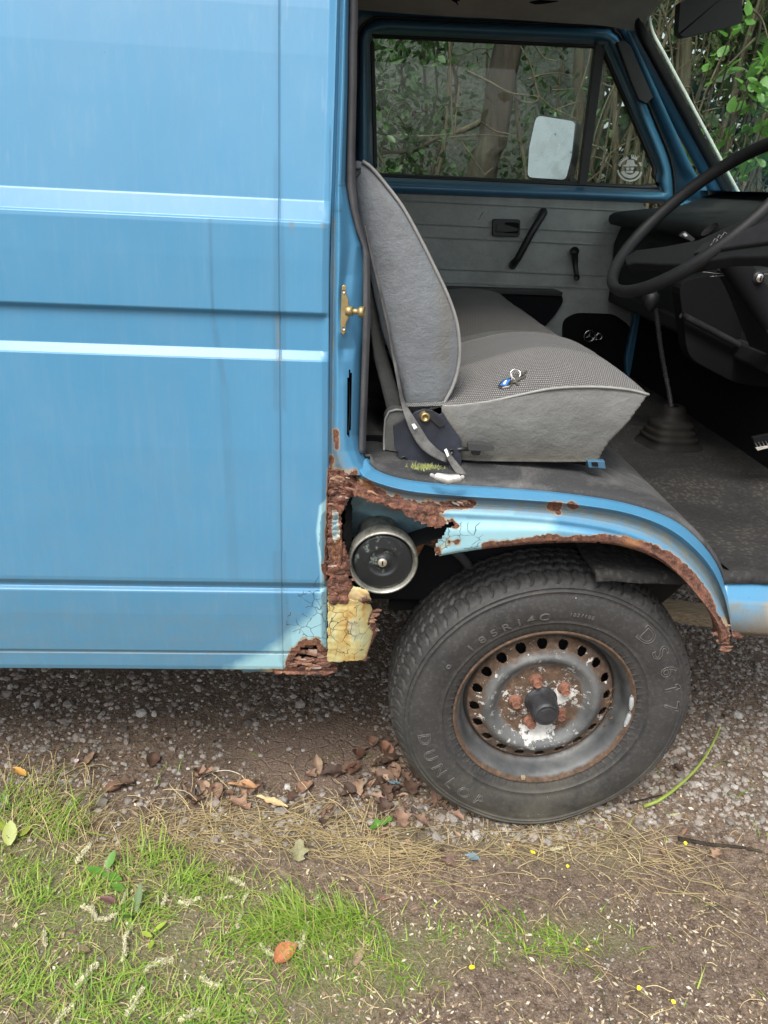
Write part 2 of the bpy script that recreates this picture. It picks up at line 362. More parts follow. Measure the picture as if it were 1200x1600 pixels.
def m_rim():
    t = NT('worn_wheel_steel')
    g = t.n('ShaderNodeVectorMath', {0: t.obj(), 1: (0, 0, -.31)}, operation='ADD')
    sp = t.n('ShaderNodeSeparateXYZ', {0: g}); nd = t.t.nodes[-1]
    rr = t.ma('SQRT', t.ma('ADD', t.ma('MULTIPLY', nd.outputs[0], nd.outputs[0]), t.ma('MULTIPLY', nd.outputs[2], nd.outputs[2])))
    n1 = t.noise(24, 10, .75); n2 = t.noise(70, 8, .7); n3 = t.noise(9, 4)
    c = t.mix(t.rng(n3, .35, .65), (.055, .060, .064), (.15, .155, .155))
    brown = t.ramp(n2, [(.3, (.030, .020, .014)), (.55, (.085, .052, .032)), (.75, (.19, .115, .072))])
    # rust: rim edge, hole ring, dish
    edge = t.rng(rr, .181, .189); ring = t.ma('MULTIPLY', t.rng(rr, .118, .135), t.rng(rr, .175, .155)); dish = t.rng(rr, .100, .085)
    am = t.ma('MAXIMUM', edge, t.ma('MAXIMUM', t.ma('MULTIPLY', ring, .66), t.ma('MULTIPLY', dish, .75)))
    f = t.rng(t.ma('ADD', t.ma('MULTIPLY', am, .55), t.ma('SUBTRACT', n1, .5)), .10, .34)
    c = t.mix(f, c, brown)
    # flaking white paint: near the bolts and low in the dish, chips over the ridge
    dx = nd.outputs[0]; dz = nd.outputs[2]
    wl = t.ma('SUBTRACT', .052, t.n('ShaderNodeVectorMath', {0: g, 1: (.004, .105, -.082)}, 1, operation='DISTANCE'))
    wr = t.ma('SUBTRACT', .046, t.n('ShaderNodeVectorMath', {0: g, 1: (.045, .105, .012)}, 1, operation='DISTANCE'))
    wx = t.ma('SUBTRACT', .020, t.n('ShaderNodeVectorMath', {0: g, 1: (-.068, .105, -.035)}, 1, operation='DISTANCE'))
    pm = t.ma('MAXIMUM', wl, t.ma('MAXIMUM', wr, wx))
    wm = t.rng(t.ma('ADD', t.ma('MULTIPLY', pm, 6.0), t.ma('SUBTRACT', n1, .5)), .10, .13)
    sc_ = t.ma('MULTIPLY', t.rng(t.noise(44, 6, .7), .60, .62), t.rng(rr, .155, .145))
    sc2 = t.ma('MULTIPLY', t.rng(t.noise(30, 8, .8), .57, .60), t.rng(rr, .125, .11)); sc_ = t.ma('MAXIMUM', sc_, t.ma('MULTIPLY', sc2, .75))
    wm = t.ma('MAXIMUM', wm, t.ma('MULTIPLY', sc_, .85))
    c = t.mix(wm, c, t.mix(t.rng(n2, .35, .65), (.36, .36, .34), (.58, .58, .56)))
    rg = t.rng(f, 0, 1, .6, .92); rg = t.ma('MAXIMUM', rg, t.ma('MULTIPLY', wm, .6))
    h = t.ma('ADD', t.ma('MULTIPLY', wm, .5), t.ma('MULTIPLY', n2, .5))
    return t.fin(c, rg, t.ma('MULTIPLY', t.ma('SUBTRACT', 1.0, t.ma('MAXIMUM', f, wm), clamp=True), .35), t.bump(h, .7, .0018))
M['rim'] = m_rim()
M['bolt'] = simple('rusty_bolt_steel', (.17, .075, .048), .85, .1, .7, 160, .5)
M['hub'] = simple('hub_cap_black', (.035, .036, .04), .42, .3, .5, 160, .4)
def m_ring():
    t = NT('weathered_alloy'); n = t.noise(30, 8, .7)
    c = t.mix(t.rng(n, .4, .65), (.42, .42, .38), (.11, .115, .09)); return t.fin(c, t.rng(n, .3, .7, .35, .7), .7, t.bump(n, .3, .001))
M['alloy'] = m_ring()
def m_cap():
    t = NT('filler_cap_black'); n = t.noise(60, 8, .75); n2 = t.noise(10, 3)
    g = t.ma('MULTIPLY', t.rng(n, .54, .62), t.rng(n2, .52, .62))
    return t.fin(t.mix(g, (.010, .012, .014), (.12, .15, .14)), .38, 0, t.bump(n, .2, .001))
M['cap'] = m_cap()
# ================================================================ THE VAN
van = empty('van', 'old light blue panel van with a rusted front wheel arch, its driver door open', 'van', (0, 0, 0))

# ---- side panel: one pressed profile run along the van
prof_px = [(-330, .112), (-150, .073), (0, .0500), (75, .0405), (150, .0325), (228, .0245), (304, .0165), (306, .0155), (337, .0052), (340, .0010), (347, .000), (400, -.001), (481, -.001), (483, .000), (488, .0085), (490, .0092),
           (542, .0102), (543.5, .0092), (557, .0010), (559, -.0008), (700, -.003), (903, -.001), (908, .0), (911, .004), (914, .007), (917, .0082), (918.5, .0065), (923.5, .0006), (926, .0), (960, .004),
           (1000, .011), (1016, .0145), (1018, .0180), (1020, .0180), (1022, .0165), (1040, .020), (1045, .023)]
prof = []
for y, Y in prof_px:
    q = U(300, y, Y); prof.append((Y, q[2]))
prof = np.array(prof)
zs = [prof[0, 1]]
for i in range(len(prof)-1):
    d = abs(prof[i+1, 1]-prof[i, 1]); k = max(1, int(d/.0045)) if prof[i, 1] < 1.0 else max(1, int(d/.012))
    zs += list(np.linspace(prof[i, 1], prof[i+1, 1], k+1)[1:])
zs = np.array(sorted(set(zs)|{float(q+s_) for q in prof[:, 1] for s_ in (-.0012, .0012) if prof[-1, 1] < q+s_ < prof[0, 1]}, reverse=True)); Yz = np.interp(-zs, -prof[:, 1], prof[:, 0])
def edge_x(z):          # right edge of the panel
    return np.interp(z, EZ, EX)
EP = [U(x, y, .006) for x, y in [(529, -100), (528, 0), (524, 150), (519, 300), (516, 400), (515, 500), (514, 750), (512.5, 900), (511.5, 1045)]]
EZ = [p[2] for p in EP][::-1]; EX = [p[0] for p in EP][::-1]
seamX = U(438, 560, 0)[0]
G = []
us = np.concatenate([np.linspace(-2.4, -.72, 12), np.linspace(-.70, seamX-.006, 62)])
us = np.concatenate([us, seamX+np.array([-.003, -.0015, -.0006, .0006, .0015, .003])])
nr_ = 46
for z, Y in zip(zs, Yz):
    xe = edge_x(z); xs = np.concatenate([us, np.linspace(seamX+.006, xe, nr_)])
    yy = np.full(len(xs), Y)
    fl = Y*0+ .003*np.exp(-((z-1.26)/.10)**2)*0
    # pressings run out just before the edge
    bl = np.clip((xs-(xe-.012))/.012, 0, 1)
    base = np.interp(z, [.45, .9, 1.30, 1.60, 2.0], [.023, .003, .008, .045, .15])
    yy = yy*(1-bl)+base*bl
    yy[np.abs(xs-seamX) < .001] += .0016
    yy += np.array([.0012*nz(a, z, 3, 2.1)+.0005*nz(a, z, 9, 9) for a in xs])
    yy[-1] += .004
    xs = np.append(xs, [xe+.001, xe+.001]); yy = np.append(yy, [yy[-1]+.006, yy[-1]+.018])
    G.append(np.stack([xs, yy, np.full(len(xs), z)], -1))
G = np.array(G); nv, nu = G.shape[:2]
V = G.reshape(-1, 3); P = PX(V)
# rusted-out bottom corner
corner = [(452, 1060), (452, 1034), (462, 1022), (470, 1010), (482, 1006), (492, 1007), (500, 1016), (508, 1024), (530, 1026), (530, 1060)]
jit = np.array([nz(a*.09, b*.09, 1)*7+nz(a*.3, b*.3, 2)*3 for a, b in P])
sdc = sdf_v(P, corner)+jit*.6
rust = soft(sdf_v(P, [(440, 1070), (446, 1036), (458, 1014), (476, 999), (496, 1000), (506, 1010), (512, 1016), (530, 1070)])+jit*.9-1, 5)
rust = np.maximum(rust, soft(dist_v(P, [(515, 735), (513, 800), (511, 850), (509, 895), (511, 905)])+jit*.35-3.2, 3.0)*.95)
rust = np.maximum(rust, soft(dist_v(P, [(505, 884), (508, 893)])+jit*.3-3, 3.0))
rust = np.maximum(rust, soft(dist_v(P, [(380, 1047), (560, 1047)])+jit*.5-1, 3.5)*.9)
rust = np.maximum(rust, soft(dist_v(P, [(0, 1048), (400, 1047)])-.3, 1.2)*.5)
pale_poly = [(560, 770), (512, 778), (499, 790), (494, 830), (497, 860), (501, 900), (500, 935), (496, 950), (478, 968), (455, 985), (440, 1000), (415, 1018), (370, 1037), (330, 1060), (600, 1060)]
pale = soft(sdf_v(P, pale_poly)+jit*.5, 15)
pale[P[:, 1] < 925] = soft(sdf_v(P, pale_poly), 3.5)[P[:, 1] < 925]
peel = soft(sdf_v(P, [(504, 800), (520, 790), (520, 915), (507, 915), (503, 880), (500, 860), (499, 840), (501, 815)])+jit*.5, 3.5)
yellow = soft(dist_v(P, [(514, 915), (513, 1040)])-2, 7)*.62
crack = soft(sdf_v(P, [(448, 935), (520, 890), (530, 1050), (445, 1050)]), 8)
strk = dist_v(P, [(432, -200), (434, 250), (436, 420), (437, 900), (447, 1030)])
dark = np.zeros(len(P))
edgew = 3+4*np.clip((P[:, 1]-250)/250, 0, 1)
on = ((P[:, 1] > 240) & (P[:, 1] < 640)) | (P[:, 1] > 860)
dark = np.maximum(dark, np.where(on, .22*np.clip((edgew+5-strk)/3.0, 0, 1), .13*np.clip((8-strk)/8, 0, 1)))
dark = np.maximum(dark, .28*np.clip(1.6-np.abs(V[:, 0]-seamX)/.0016, 0, 1))
for k, (a, b, wd, s_) in enumerate([((328, 342), (333, 500), 2.0, .34), ((333, 500), (350, 600), 4.0, .22), ((350, 600), (366, 900), 6, .13)]):
    dark = np.maximum(dark, s_*np.clip(1.7-dist_v(P, [a, b])/wd, 0, 1))
dark = np.maximum(dark, .75*np.clip(1.8-np.abs(P[:, 1]-(1018+3*(P[:, 0]/450)))/1.5, 0, 1)*(P[:, 0] < 452))
dark = np.maximum(dark, .55*np.clip(1.6-np.abs(P[:, 1]-(908+7*(P[:, 0]/510)))/2.4, 0, 1))
dark = np.maximum(dark, .45*np.clip(1.5-dist_v(P, [(516, 200), (513, 740)])/1.5, 0, 1))
grime_and_shade = .8*np.clip(1.5-dist_v(P, [(433, 495), (435, 548)])/3.0, 0, 1); grime_and_shade = np.maximum(grime_and_shade, .30*np.clip((P[:, 1]-905)/60, 0, 1)*(1-pale)); grime_and_shade = np.maximum(grime_and_shade, .16*np.clip((P[:, 1]-560)/340, 0, 1)*(1-pale))  # grime at the seam; height ramps paint the dull ground-reflected light low down
for c_ in ((456, 351), (505, 352), (433, 322), (436, 560)): grime_and_shade = np.maximum(grime_and_shade, np.clip(1.6-np.linalg.norm(P-np.array(c_), axis=1)/4.0, 0, 1))
faces = []
cent = sdc.reshape(nv, nu)
for i in range(nv-1):
    for j in range(nu-1):
        if j > 60 and cent[i, j] < 0 and cent[i+1, j+1] < 0: continue
        a = i*nu+j; faces.append((a, a+nu, a+nu+1, a+1))
side = obj('side_panel', V, faces, M['paint'], van, True, attrs=dict(rust=rust, pale=pale, peel=peel, yellow=yellow, crack=crack, dark=dark, grime_and_shade=grime_and_shade))
# sill under the panel, ragged rust where the corner has gone
mb = MB()
for (x0, x1) in ((-2.4, -.75), (-.75, -.40)):
    pass
xs = np.concatenate([np.linspace(-2.4, -.8, 10), np.linspace(-.79, U(527, 1040, .03)[0], 90)])
zb = zs[-1]
rows = []
for k, (Y, dz) in enumerate([(.0235, .004), (.027, -.003), (.034, -.008), (.05, -.010), (.16, .0), (.16, .05)]):
    rows.append([(x, Y+.003*nz(x, k, 5, 40), zb+dz-.004*max(0, nz(x, k, 2, 25))-(.006 if x > -.62 and k in (1, 2) else 0)*(1+nz(x, 1, 1, 30))) for x in xs])
mb.grid(np.array(rows)); Vq = np.array(mb.v); Pq = PX(Vq)
o = mb.build('sill', M['paint'], van, attrs=dict(rust=soft(-(Pq[:, 0]-430+18*np.array([nz(a*.05, b*.05) for a, b in Pq])), 26)*.9+.1, dark=np.full(len(Vq), .55), grime_and_shade=np.full(len(Vq), .3)))
def flakes(name, poly, Yf, n, seed, sz=(6, 16), mat=None, parent=van, out=.006, slant=0.0):
    """overlapping lifted flakes of rust inside a pixel polygon, one crumpled mesh"""
    rr = random.Random(seed); mb = MB(); xs_ = [p[0] for p in poly]; ys_ = [p[1] for p in poly]
    k = 0; tn = []
    while k < n:
        x, y = rr.uniform(min(xs_), max(xs_)), rr.uniform(min(ys_), max(ys_))
        if not in_poly(x, y, poly): continue
        k += 1; s_ = rr.uniform(*sz); a0 = rr.uniform(-.5, .5); m = rr.randint(5, 8); tx, ty = rr.uniform(-.6, .6), rr.uniform(-1, .3)
        vs = []
        Y0 = Yf(x, y)-rr.uniform(.001, out)
        for q in range(m):
            a = a0+q*2*math.pi/m; r_ = rr.uniform(.55, 1.1)
            dx, dy = math.cos(a)*s_*r_*1.25, math.sin(a)*s_*.36*r_
            dx, dy = dx-dy*slant*0, dy+dx*(slant+rr.uniform(-.25, .25))
            vs.append(U(x+dx, y+dy, Y0+(dx*tx+dy*ty)*.0005))
        vs.append(U(x, y, Y0-.0012))
        b = [tuple(p) for p in vs]+[(p[0], p[1]+.0022, p[2]) for p in vs[:m]]
        f = [(m, q, (q+1) % m) for q in range(m)]+[(q, q+m+1, (q+1) % m+m+1, (q+1) % m) for q in range(m)]
        mb.add(b, f); tn += [max(.01, min(1, rr.betavariate(1.6, 2.0)))]*len(b)
    return tag(mb.build(name, mat or M['rust'], parent, False, attrs=dict(tone=np.array(tn))), kind='stuff')
# crumbled metal in the corner
def msheet(name, poly, Yf, mat, res=2.0, jitter=3.0, jf=.08, parent=van, attrs=None, th=.0015, rough=.0, seed=1):
    """sheet cut to a ragged pixel outline; Yf(x,y) gives its depth"""
    xs_ = [p[0] for p in poly]; ys_ = [p[1] for p in poly]
    gx = np.arange(min(xs_)-4, max(xs_)+4+res, res); gy = np.arange(min(ys_)-4, max(ys_)+4+res, res)
    XX, YY = np.meshgrid(gx, gy); Pp = np.stack([XX.ravel(), YY.ravel()], -1)
    sd_ = sdf_v(Pp, poly)+np.array([jitter*(nz(a*jf, b*jf, seed)+.5*nz(a*jf*3, b*jf*3, seed+5)) for a, b in Pp])
    # pull the first outside vertices onto the outline
    idx = -np.ones(len(Pp), int); vs = []; px = []; fs = []; n2 = len(gx)
    gxn = np.gradient(sd_.reshape(XX.shape), res); g1 = gxn[1].ravel(); g0 = gxn[0].ravel()
    def vid(k):
        if idx[k] < 0:
            x, y = Pp[k]
            if sd_[k] > 0:
                g = math.hypot(g1[k], g0[k])+1e-6; st = min(sd_[k], res*1.2); x -= st*g1[k]/g; y -= st*g0[k]/g
            Yv = Yf(x, y)+rough*(nz(x*.06, y*.12, seed+8)+.5*nz(x*.2, y*.3, seed+3))
            idx[k] = len(vs); vs.append(U(x, y, Yv)); px.append((x, y))
        return idx[k]
    for i in range(len(gy)-1):
        for j in range(n2-1):
            q = (i*n2+j, i*n2+j+1, (i+1)*n2+j+1, (i+1)*n2+j)
            if sum(sd_[k] < 0 for k in q) >= 2: fs.append(tuple(vid(k) for k in q))
    px = np.array(px); at = {}
    if attrs:
        for k, fn in attrs.items(): at[k] = fn(px)
    o = obj(name, vs, fs, mat, parent, True, attrs=at)
    if th: solid(o, th, -1)
    return o
flakes('rust_flake_patch', [(448, 1048), (456, 1030), (470, 1008), (490, 1004), (510, 1020), (512, 1048)], lambda x, y: .024, 40, 3, (4, 12), out=.004)
msheet('rotten_sill_end', [(430, 1043), (452, 1034), (480, 1028), (512, 1030), (524, 1036), (524, 1050), (505, 1055), (470, 1054), (430, 1052)], lambda x, y: .03-.008*math.sin(y*.3), M['rust'], 2, 3, rough=.004)

# ---- B pillar: gutter, ridge, dished jamb with a slot
rows_px = [(-60, (530, 535, 540, 543, 545, 548), 0), (0, (528, 533, 538, 541, 543, 546), 0), (150, (524, 529, 534, 538, 541, 544), 0), (285, (519.5, 525, 529, 533, 537, 541), 0), (320, (518.5, 523, 529, 537, 543, 547), .3),
           (350, (518, 522, 530, 542, 549, 556), .7), (385, (517, 522, 530, 546, 557, 567), 1), (430, (516, 522, 529, 541, 553, 567), .9), (470, (516, 521, 527, 534, 550, 566), .3), (520, (515.5, 521, 526, 534, 552, 566), 0),
           (545, (515, 520, 527, 536, 556, 565), .5), (565, (515, 520, 527, 537, 553, 564), .2), (600, (515, 520, 527, 538, 552, 563), 0), (680, (514, 519, 526, 538, 550, 561), 0), (705, (514, 519, 526, 540, 555, 565), 0),
           (725, (514, 521, 532, 550, 563, 575), 0), (742, (514, 526, 542, 560, 574, 588), 0)]
Yb = np.array([.008, .018, .006, .010, .026, .058]); Yd = np.array([0, 0, .002, .024, .014, 0])
rp = np.array([[*([y]), *c, d] for y, c, d in rows_px], float)
yy = np.concatenate([np.arange(-60, 280, 12), np.arange(280, 744, 2.5)])
G = []; PXs = []
for y in yy:
    c = np.array([np.interp(y, rp[:, 0], rp[:, k]) for k in range(1, 7)]); d = np.interp(y, rp[:, 0], rp[:, 7])
    zt = U(520, y, .01)[2]; lean = np.interp(zt, [1.28, 1.60, 2.0], [0, .03, .10])
    pts = [(c[k], Yb[k]+d*Yd[k]+lean) for k in range(6)]
    fine = cr(pts, 26) if False else np.stack([np.interp(np.linspace(0, 5, 31), range(6), [p[0] for p in pts]), np.interp(np.linspace(0, 5, 31), range(6), [p[1] for p in pts])], -1)
    fy = fine[:, 1].copy(); fine[1:-1, 1] = (fy[:-2]+2*fy[1:-1]+fy[2:])/4
    G.append([U(x, y, Y) for x, Y in fine]); PXs.append([(x, y) for x, Y in fine])
G = np.array(G); PXs = np.array(PXs); nv, nu = G.shape[:2]; P = PXs.reshape(-1, 2)
slot = [(544.5, 579), (547.5, 577), (550, 583), (550.5, 640), (549, 665), (546, 684), (542.5, 682), (541, 672), (541.5, 600)]
ss = sdf_v(P, slot).reshape(nv, nu); fs = []
for i in range(nv-1):
    for j in range(nu-1):
        if (ss[i:i+2, j:j+2] < 0).sum() >= 3: continue
        a = i*nu+j; fs.append((a, a+nu, a+nu+1, a+1))
jt = np.array([nz(a*.08, b*.08, 4)*7+nz(a*.3, b*.3, 2)*3 for a, b in P])
rust = np.maximum(soft(dist_v(P, [(525, 676), (527, 700)])+jt*.4-4, 3), soft(-(P[:, 1]-737+jt), 7)*(P[:, 0] < 560))
rust = np.maximum(rust, soft(dist_v(P, [(517, 715), (518, 750)])+jt*.4-4, 4)*.8)
grime_and_shade = np.maximum(.75*np.clip(1.5-dist_v(P, [(521, 340), (519, 560), (519, 700), (528, 735)])/3.2, 0, 1), soft(sdf_v(P, [(514, 690), (532, 700), (545, 735), (514, 740)]), 8)*.8)
grime_and_shade = np.maximum(grime_and_shade, .6*soft(dist_v(P, [(575, 735), (578, 745)])-3, 6)); grime_and_shade = np.maximum(grime_and_shade, .5*np.clip(1.6-dist_v(P, [(527, 0), (525, 60)])/2, 0, 1))
dark = np.maximum(.7*np.clip(1.4-dist_v(P, [(520, 329), (533, 329)])/1.3, 0, 1), .7*np.clip(1.4-dist_v(P, [(529, 290), (543, 291)])/1.1, 0, 1))
dark = np.maximum(dark, .45*np.clip(1.4-np.abs(P[:, 0]-np.interp(P[:, 1], rp[:, 0], rp[:, 2]))/2.0, 0, 1)*(P[:, 1] < 560))
obj('door_pillar', G.reshape(-1, 3), fs, M['paint'], van, True, attrs=dict(rust=rust, grime_and_shade=grime_and_shade, dark=dark, pale=.9*soft(-(P[:, 1]-728), 14)*0))
plate('jamb_cavity', [(540, 570), (552, 570), (553, 690), (538, 690)], .062, .004, M['blackm'], van, 0)
mb = MB(); mb.tube([U(545.5, 596, .05), U(547, 640, .05), U(544, 676, .05)], .0012, 6); mb.build('jamb_rod', M['seal'], van)
# bare cavity behind the jamb so that the pillar has a body
mb = MB(); lp = []
for y in (-60, 0, 150, 285, 385, 500, 600, 708):
    xe = np.interp(y, rp[:, 0], rp[:, 6]); lean = np.interp(U(520, y, .01)[2], [1.28, 1.6, 2.0], [0, .03, .10])
    lp.append([U(xe, y, .058+lean), U(xe, y, .058+lean)+np.array([.004, .03, 0]), U(xe, y, .058+lean)+np.array([-.02, .09, 0])])
mb.grid(lp); mb.build('pillar_return', M['paint_in'], van)
# seal strip
L = [(-60, 548, 562), (0, 546, 559.5), (150, 544, 557), (245, 542, 555), (290, 541, 556), (330, 548, 560), (360, 556, 567), (385, 566, 574), (400, 567.5, 578), (500, 567, 579), (600, 564, 575), (708, 560, 571)]
yy = np.arange(-60, 709, 6); G = []
for y in yy:
    a, b = np.interp(y, [q[0] for q in L], [q[1] for q in L]), np.interp(y, [q[0] for q in L], [q[2] for q in L])
    lean = np.interp(U(550, y, .05)[2], [1.28, 1.6, 2.0], [0, .03, .10]); wb = .6*nz(y*.02, 1)
    G.append([U(a+wb-.5, y, .062+lean), U(a+wb, y, .046+lean), U(a+(b-a)*.35+wb, y, .040+lean), U(a+(b-a)*.7+wb, y, .046+lean), U(b+wb, y, .060+lean), U(b+wb, y, .085+lean), U(a+wb, y, .085+lean)])
mb = MB(); mb.grid(G); n0 = len(G[0]); mb.f.append(tuple(range((len(G)-1)*n0, len(G)*n0))); mb.build('door_seal', M['seal'], van)
# striker: plate with two lobes and a stepped pin
st = van_striker = plate('door_striker', [(534, 447), (537, 445), (541, 447), (541.5, 462), (545, 470), (545, 497), (541, 505), (540, 520), (536, 524), (533, 521), (532, 505), (533, 470)], .008, .006, M['brass'], van, .0012,
                         label='zinc yellow striker plate with a stepped pin')
mb = MB(); c0 = U(541, 485, .004)
for (a, b, r_) in ((0, .010, .0075), (.010, .020, .0045), (.020, .028, .0085)):
    mb.tube([c0+np.array([a, -.004-a*.25, 0]), c0+np.array([b, -.004-b*.25, 0])], r_, 16)
mb.build('striker_pin', M['brass'], st)
for y in (455, 513):
    mb = MB(); p = U(537, y, .008); mb.tube([p+np.array([0, -.002, 0]), p+np.array([0, .002, 0])], .003, 10); mb.build('screw', M['alloy'], st)

# ---- front wheel arch (fender) lofted between traced pressings
C = [
 ([(578, 720), (592, 734), (632, 747), (700, 755), (790, 761), (880, 769), (960, 781), (1020, 797), (1062, 817), (1096, 847), (1121, 882), (1135, 922), (1142, 960), (1145, 992)], .050),
 ([(572, 724), (588, 739), (630, 752), (705, 760), (792, 765), (880, 773), (960, 785), (1018, 801), (1060, 821), (1094, 851), (1119, 885), (1134, 924), (1141.5, 961), (1144.6, 992)], .030),
 ([(558, 737), (584, 752), (640, 767), (720, 775), (800, 780), (880, 786), (960, 797), (1014, 812), (1055, 832), (1089, 860), (1115, 893), (1131, 929), (1139.5, 964), (1144, 992)], .002),
 ([(554, 743), (584, 759), (640, 774), (720, 780.5), (800, 784.5), (880, 791), (960, 802.5), (1013, 818), (1053, 839), (1086, 866), (1112, 898), (1129, 933), (1138.5, 966), (1143.4, 993)], .019),
 ([(550, 750), (590, 769), (645, 782), (720, 788), (800, 792), (880, 799), (958, 811), (1010, 827), (1049, 848), (1081, 875), (1108, 906), (1126, 940), (1137, 969), (1142.6, 993)], .020),
 ([(547, 757), (592, 776), (648, 789), (720, 794), (800, 798), (880, 805), (955, 817.5), (1006, 833), (1045, 855), (1077, 882), (1104, 913), (1123, 946), (1135, 972), (1141.5, 994)], .000),
 ([(545, 768), (596, 787), (655, 800), (725, 804), (800, 808), (880, 815), (948, 826), (1000, 841.5), (1038, 863), (1070, 890), (1098, 922), (1119, 952), (1132, 976), (1140, 994.5)], -.006),
 ([(545, 774), (598, 792), (660, 806), (728, 810), (802, 813), (880, 820), (946, 831), (996, 847), (1034, 868), (1066, 895), (1094, 927), (1115, 956), (1130, 979), (1138.5, 995)], -.004),
 ([(545, 845), (606, 842), (650, 838), (700, 832), (760, 828), (860, 829), (944, 838), (993, 851.5), (1033, 873), (1066, 903), (1096, 938), (1115, 963), (1127, 984), (1133, 998)], -.012),
 ([(545, 900), (612, 884), (655, 876), (700, 866), (745, 856), (850, 846), (940, 846.5), (990, 855), (1032, 873), (1069, 901), (1100, 937), (1117, 966), (1125, 985), (1128, 1001)], -.010),
 ([(545, 903), (612, 887), (655, 879), (700, 869), (746, 859), (850, 849), (939, 849), (988, 858), (1030, 876), (1066, 904), (1097, 940), (1114, 968), (1122, 987), (1124, 1003)], -.003)]
NU = 420
cv = [(cr([(x, y, 0) for x, y in c], NU)[:, :2], Y) for c, Y in C]
# even stations by blending neighbouring curves
rows = []; cum = [0]
for k in range(len(cv)-1):
    gap = np.linalg.norm(cv[k+1][0][NU//2]-cv[k][0][NU//2])+1200*abs(cv[k+1][1]-cv[k][1])
    m = max(2, int(gap/2.6)); 
    for q in range(m):
        t = q/m; rows.append((cv[k][0]*(1-t)+cv[k+1][0]*t, cv[k][1]*(1-t)+cv[k+1][1]*t))
rows.append(cv[-1])
Yr = np.array([r[1] for r in rows])
for _ in range(1): Yr[1:-1] = (Yr[:-2]+2*Yr[1:-1]+Yr[2:])/4
G = []; PXf = []
tt = np.linspace(0, 1, NU)
for (c, _), Y in zip(rows, Yr):
    dent = np.array([.0016*nz(a*.012, b*.012, 7) for a, b in c])
    G.append([U(a, b, Y+d) for (a, b), d in zip(c, dent)]); PXf.append(c)
G = np.array(G)
last = G[-1]
G = np.concatenate([G, [last+np.array([0, .012, .003])], [last+np.array([0, .030, .006])], [last+np.array([0, .034, .016])]])
PXf = np.array(PXf+[PXf[-1]]*3); nv, nu = G.shape[:2]; P = PXf.reshape(-1, 2)
jt = np.array([nz(a*.07, b*.07, 11)*8+nz(a*.22, b*.22, 12)*5 for a, b in P])
HOLE = [(500, 776), (536, 776), (548, 772), (560, 775), (575, 783), (590, 786), (612, 793), (640, 803), (655, 813), (668, 822), (688, 824), (702, 815), (714, 817), (708, 822), (699, 828), (694, 838), (686, 850), (679, 860), (681, 866), (690, 872), (700, 885), (700, 980), (480, 980)]
hs_ = (sdf_v(P, HOLE)+jt*.35).reshape(nv, nu); fs = []
nick = [((783, 847), 4, 2.2), ((865, 846), 4.5, 2.4), ((935, 847.5), 3.5, 1.8)]
nk = np.full(len(P), 9.0)
for c_, a, b in nick: nk = np.minimum(nk, np.hypot((P[:, 0]-c_[0])/a, (P[:, 1]-c_[1])/b))
nk = nk.reshape(nv, nu)
for i in range(nv-1):
    for j in range(nu-1):
        if (hs_[i:i+2, j:j+2] < 0).sum() >= 3 or (nk[i:i+2, j:j+2] < 1).sum() >= 3: continue
        a = i*nu+j; fs.append((a, a+nu, a+nu+1, a+1))
lipx = np.array([(700, 870), (758, 853), (800, 849), (850, 847), (940, 847), (990, 856), (1032, 874), (1069, 902), (1100, 938), (1117, 967), (1125, 986), (1128, 1003)])
dl = dist_v(P, lipx)
wl_ = np.interp(P[:, 0], [700, 750, 765, 800, 840, 880, 960, 1010, 1060, 1090, 1110, 1130], [0, 0, 8, 4, 12, 10, 13, 15, 19, 17, 13, 8])
wl_ = np.where(P[:, 1] > 950, 9, wl_)
rust = soft(dl-wl_+jt*.55, 3.0)
rust = np.where(P[:, 0] < 752, 0, rust)
rband = [(506, 728), (535, 738), (570, 752), (600, 768), (625, 778), (660, 786), (700, 783), (738, 780), (746, 786), (735, 792), (700, 797), (680, 806), (700, 812), (690, 830), (640, 830), (500, 800)]
rust = np.maximum(rust, soft(sdf_v(P, rband)+jt*.7, 4))
for c_, r_ in (((866, 791), 12), ((893, 790), 9), ((872, 800), 5)): rust = np.maximum(rust, soft(np.hypot((P[:, 0]-c_[0]), (P[:, 1]-c_[1])*1.5)-r_+jt*.5, 3.5))
rust = np.maximum(rust, soft(dist_v(P, [(686, 866), (680, 858)])+jt*.4-4, 4)); rust = np.maximum(rust, soft(dist_v(P, [(703, 851), (716, 848)])+jt*.3-3, 3))
rust = np.maximum(rust, soft(dist_v(P, [(705, 815), (712, 822)])+jt*.4-4, 4)); 
rust = np.maximum(rust, soft(sdf_v(P, [(1115, 962), (1140, 975), (1146, 1010), (1110, 1010)])+jt*.9, 8)*.85)
pale = np.maximum(soft(sdf_v(P, [(640, 812), (760, 806), (860, 812), (880, 850), (700, 900), (600, 900)]), 25)*.95, soft(dist_v(P, [(620, 780), (700, 800), (800, 803)])-8, 10)*.6)
pale = np.maximum(pale, .42*soft(sdf_v(P, [(700, 805), (880, 818), (1000, 850), (1090, 925), (1060, 910), (980, 860), (860, 850), (700, 860)]), 10))
yellow = np.maximum(soft(dist_v(P, [(690, 862), (700, 845), (716, 846)])-6, 9), soft(dist_v(P, [(700, 868), (730, 858)])-1, 5))*.62
gcen = np.array([(552, 748), (590, 766), (645, 780), (720, 786), (800, 790.5), (880, 797), (958, 809), (1010, 825), (1049, 846), (1081, 873), (1108, 904), (1126, 938), (1137, 968)])
dg = dist_v(P, gcen); grime_and_shade = np.clip(2.0-dg/6.0, 0, 1)
dark = .95*np.clip(1.5-dist_v(P, gcen+np.array([1, -2]))/3.2, 0, 1)*np.clip((P[:, 0]-780)/100, .35, 1)
grime_and_shade = np.maximum(grime_and_shade, .5*np.clip(1.5-dist_v(P, gcen+np.array([-3, 10]))/3, 0, 1))
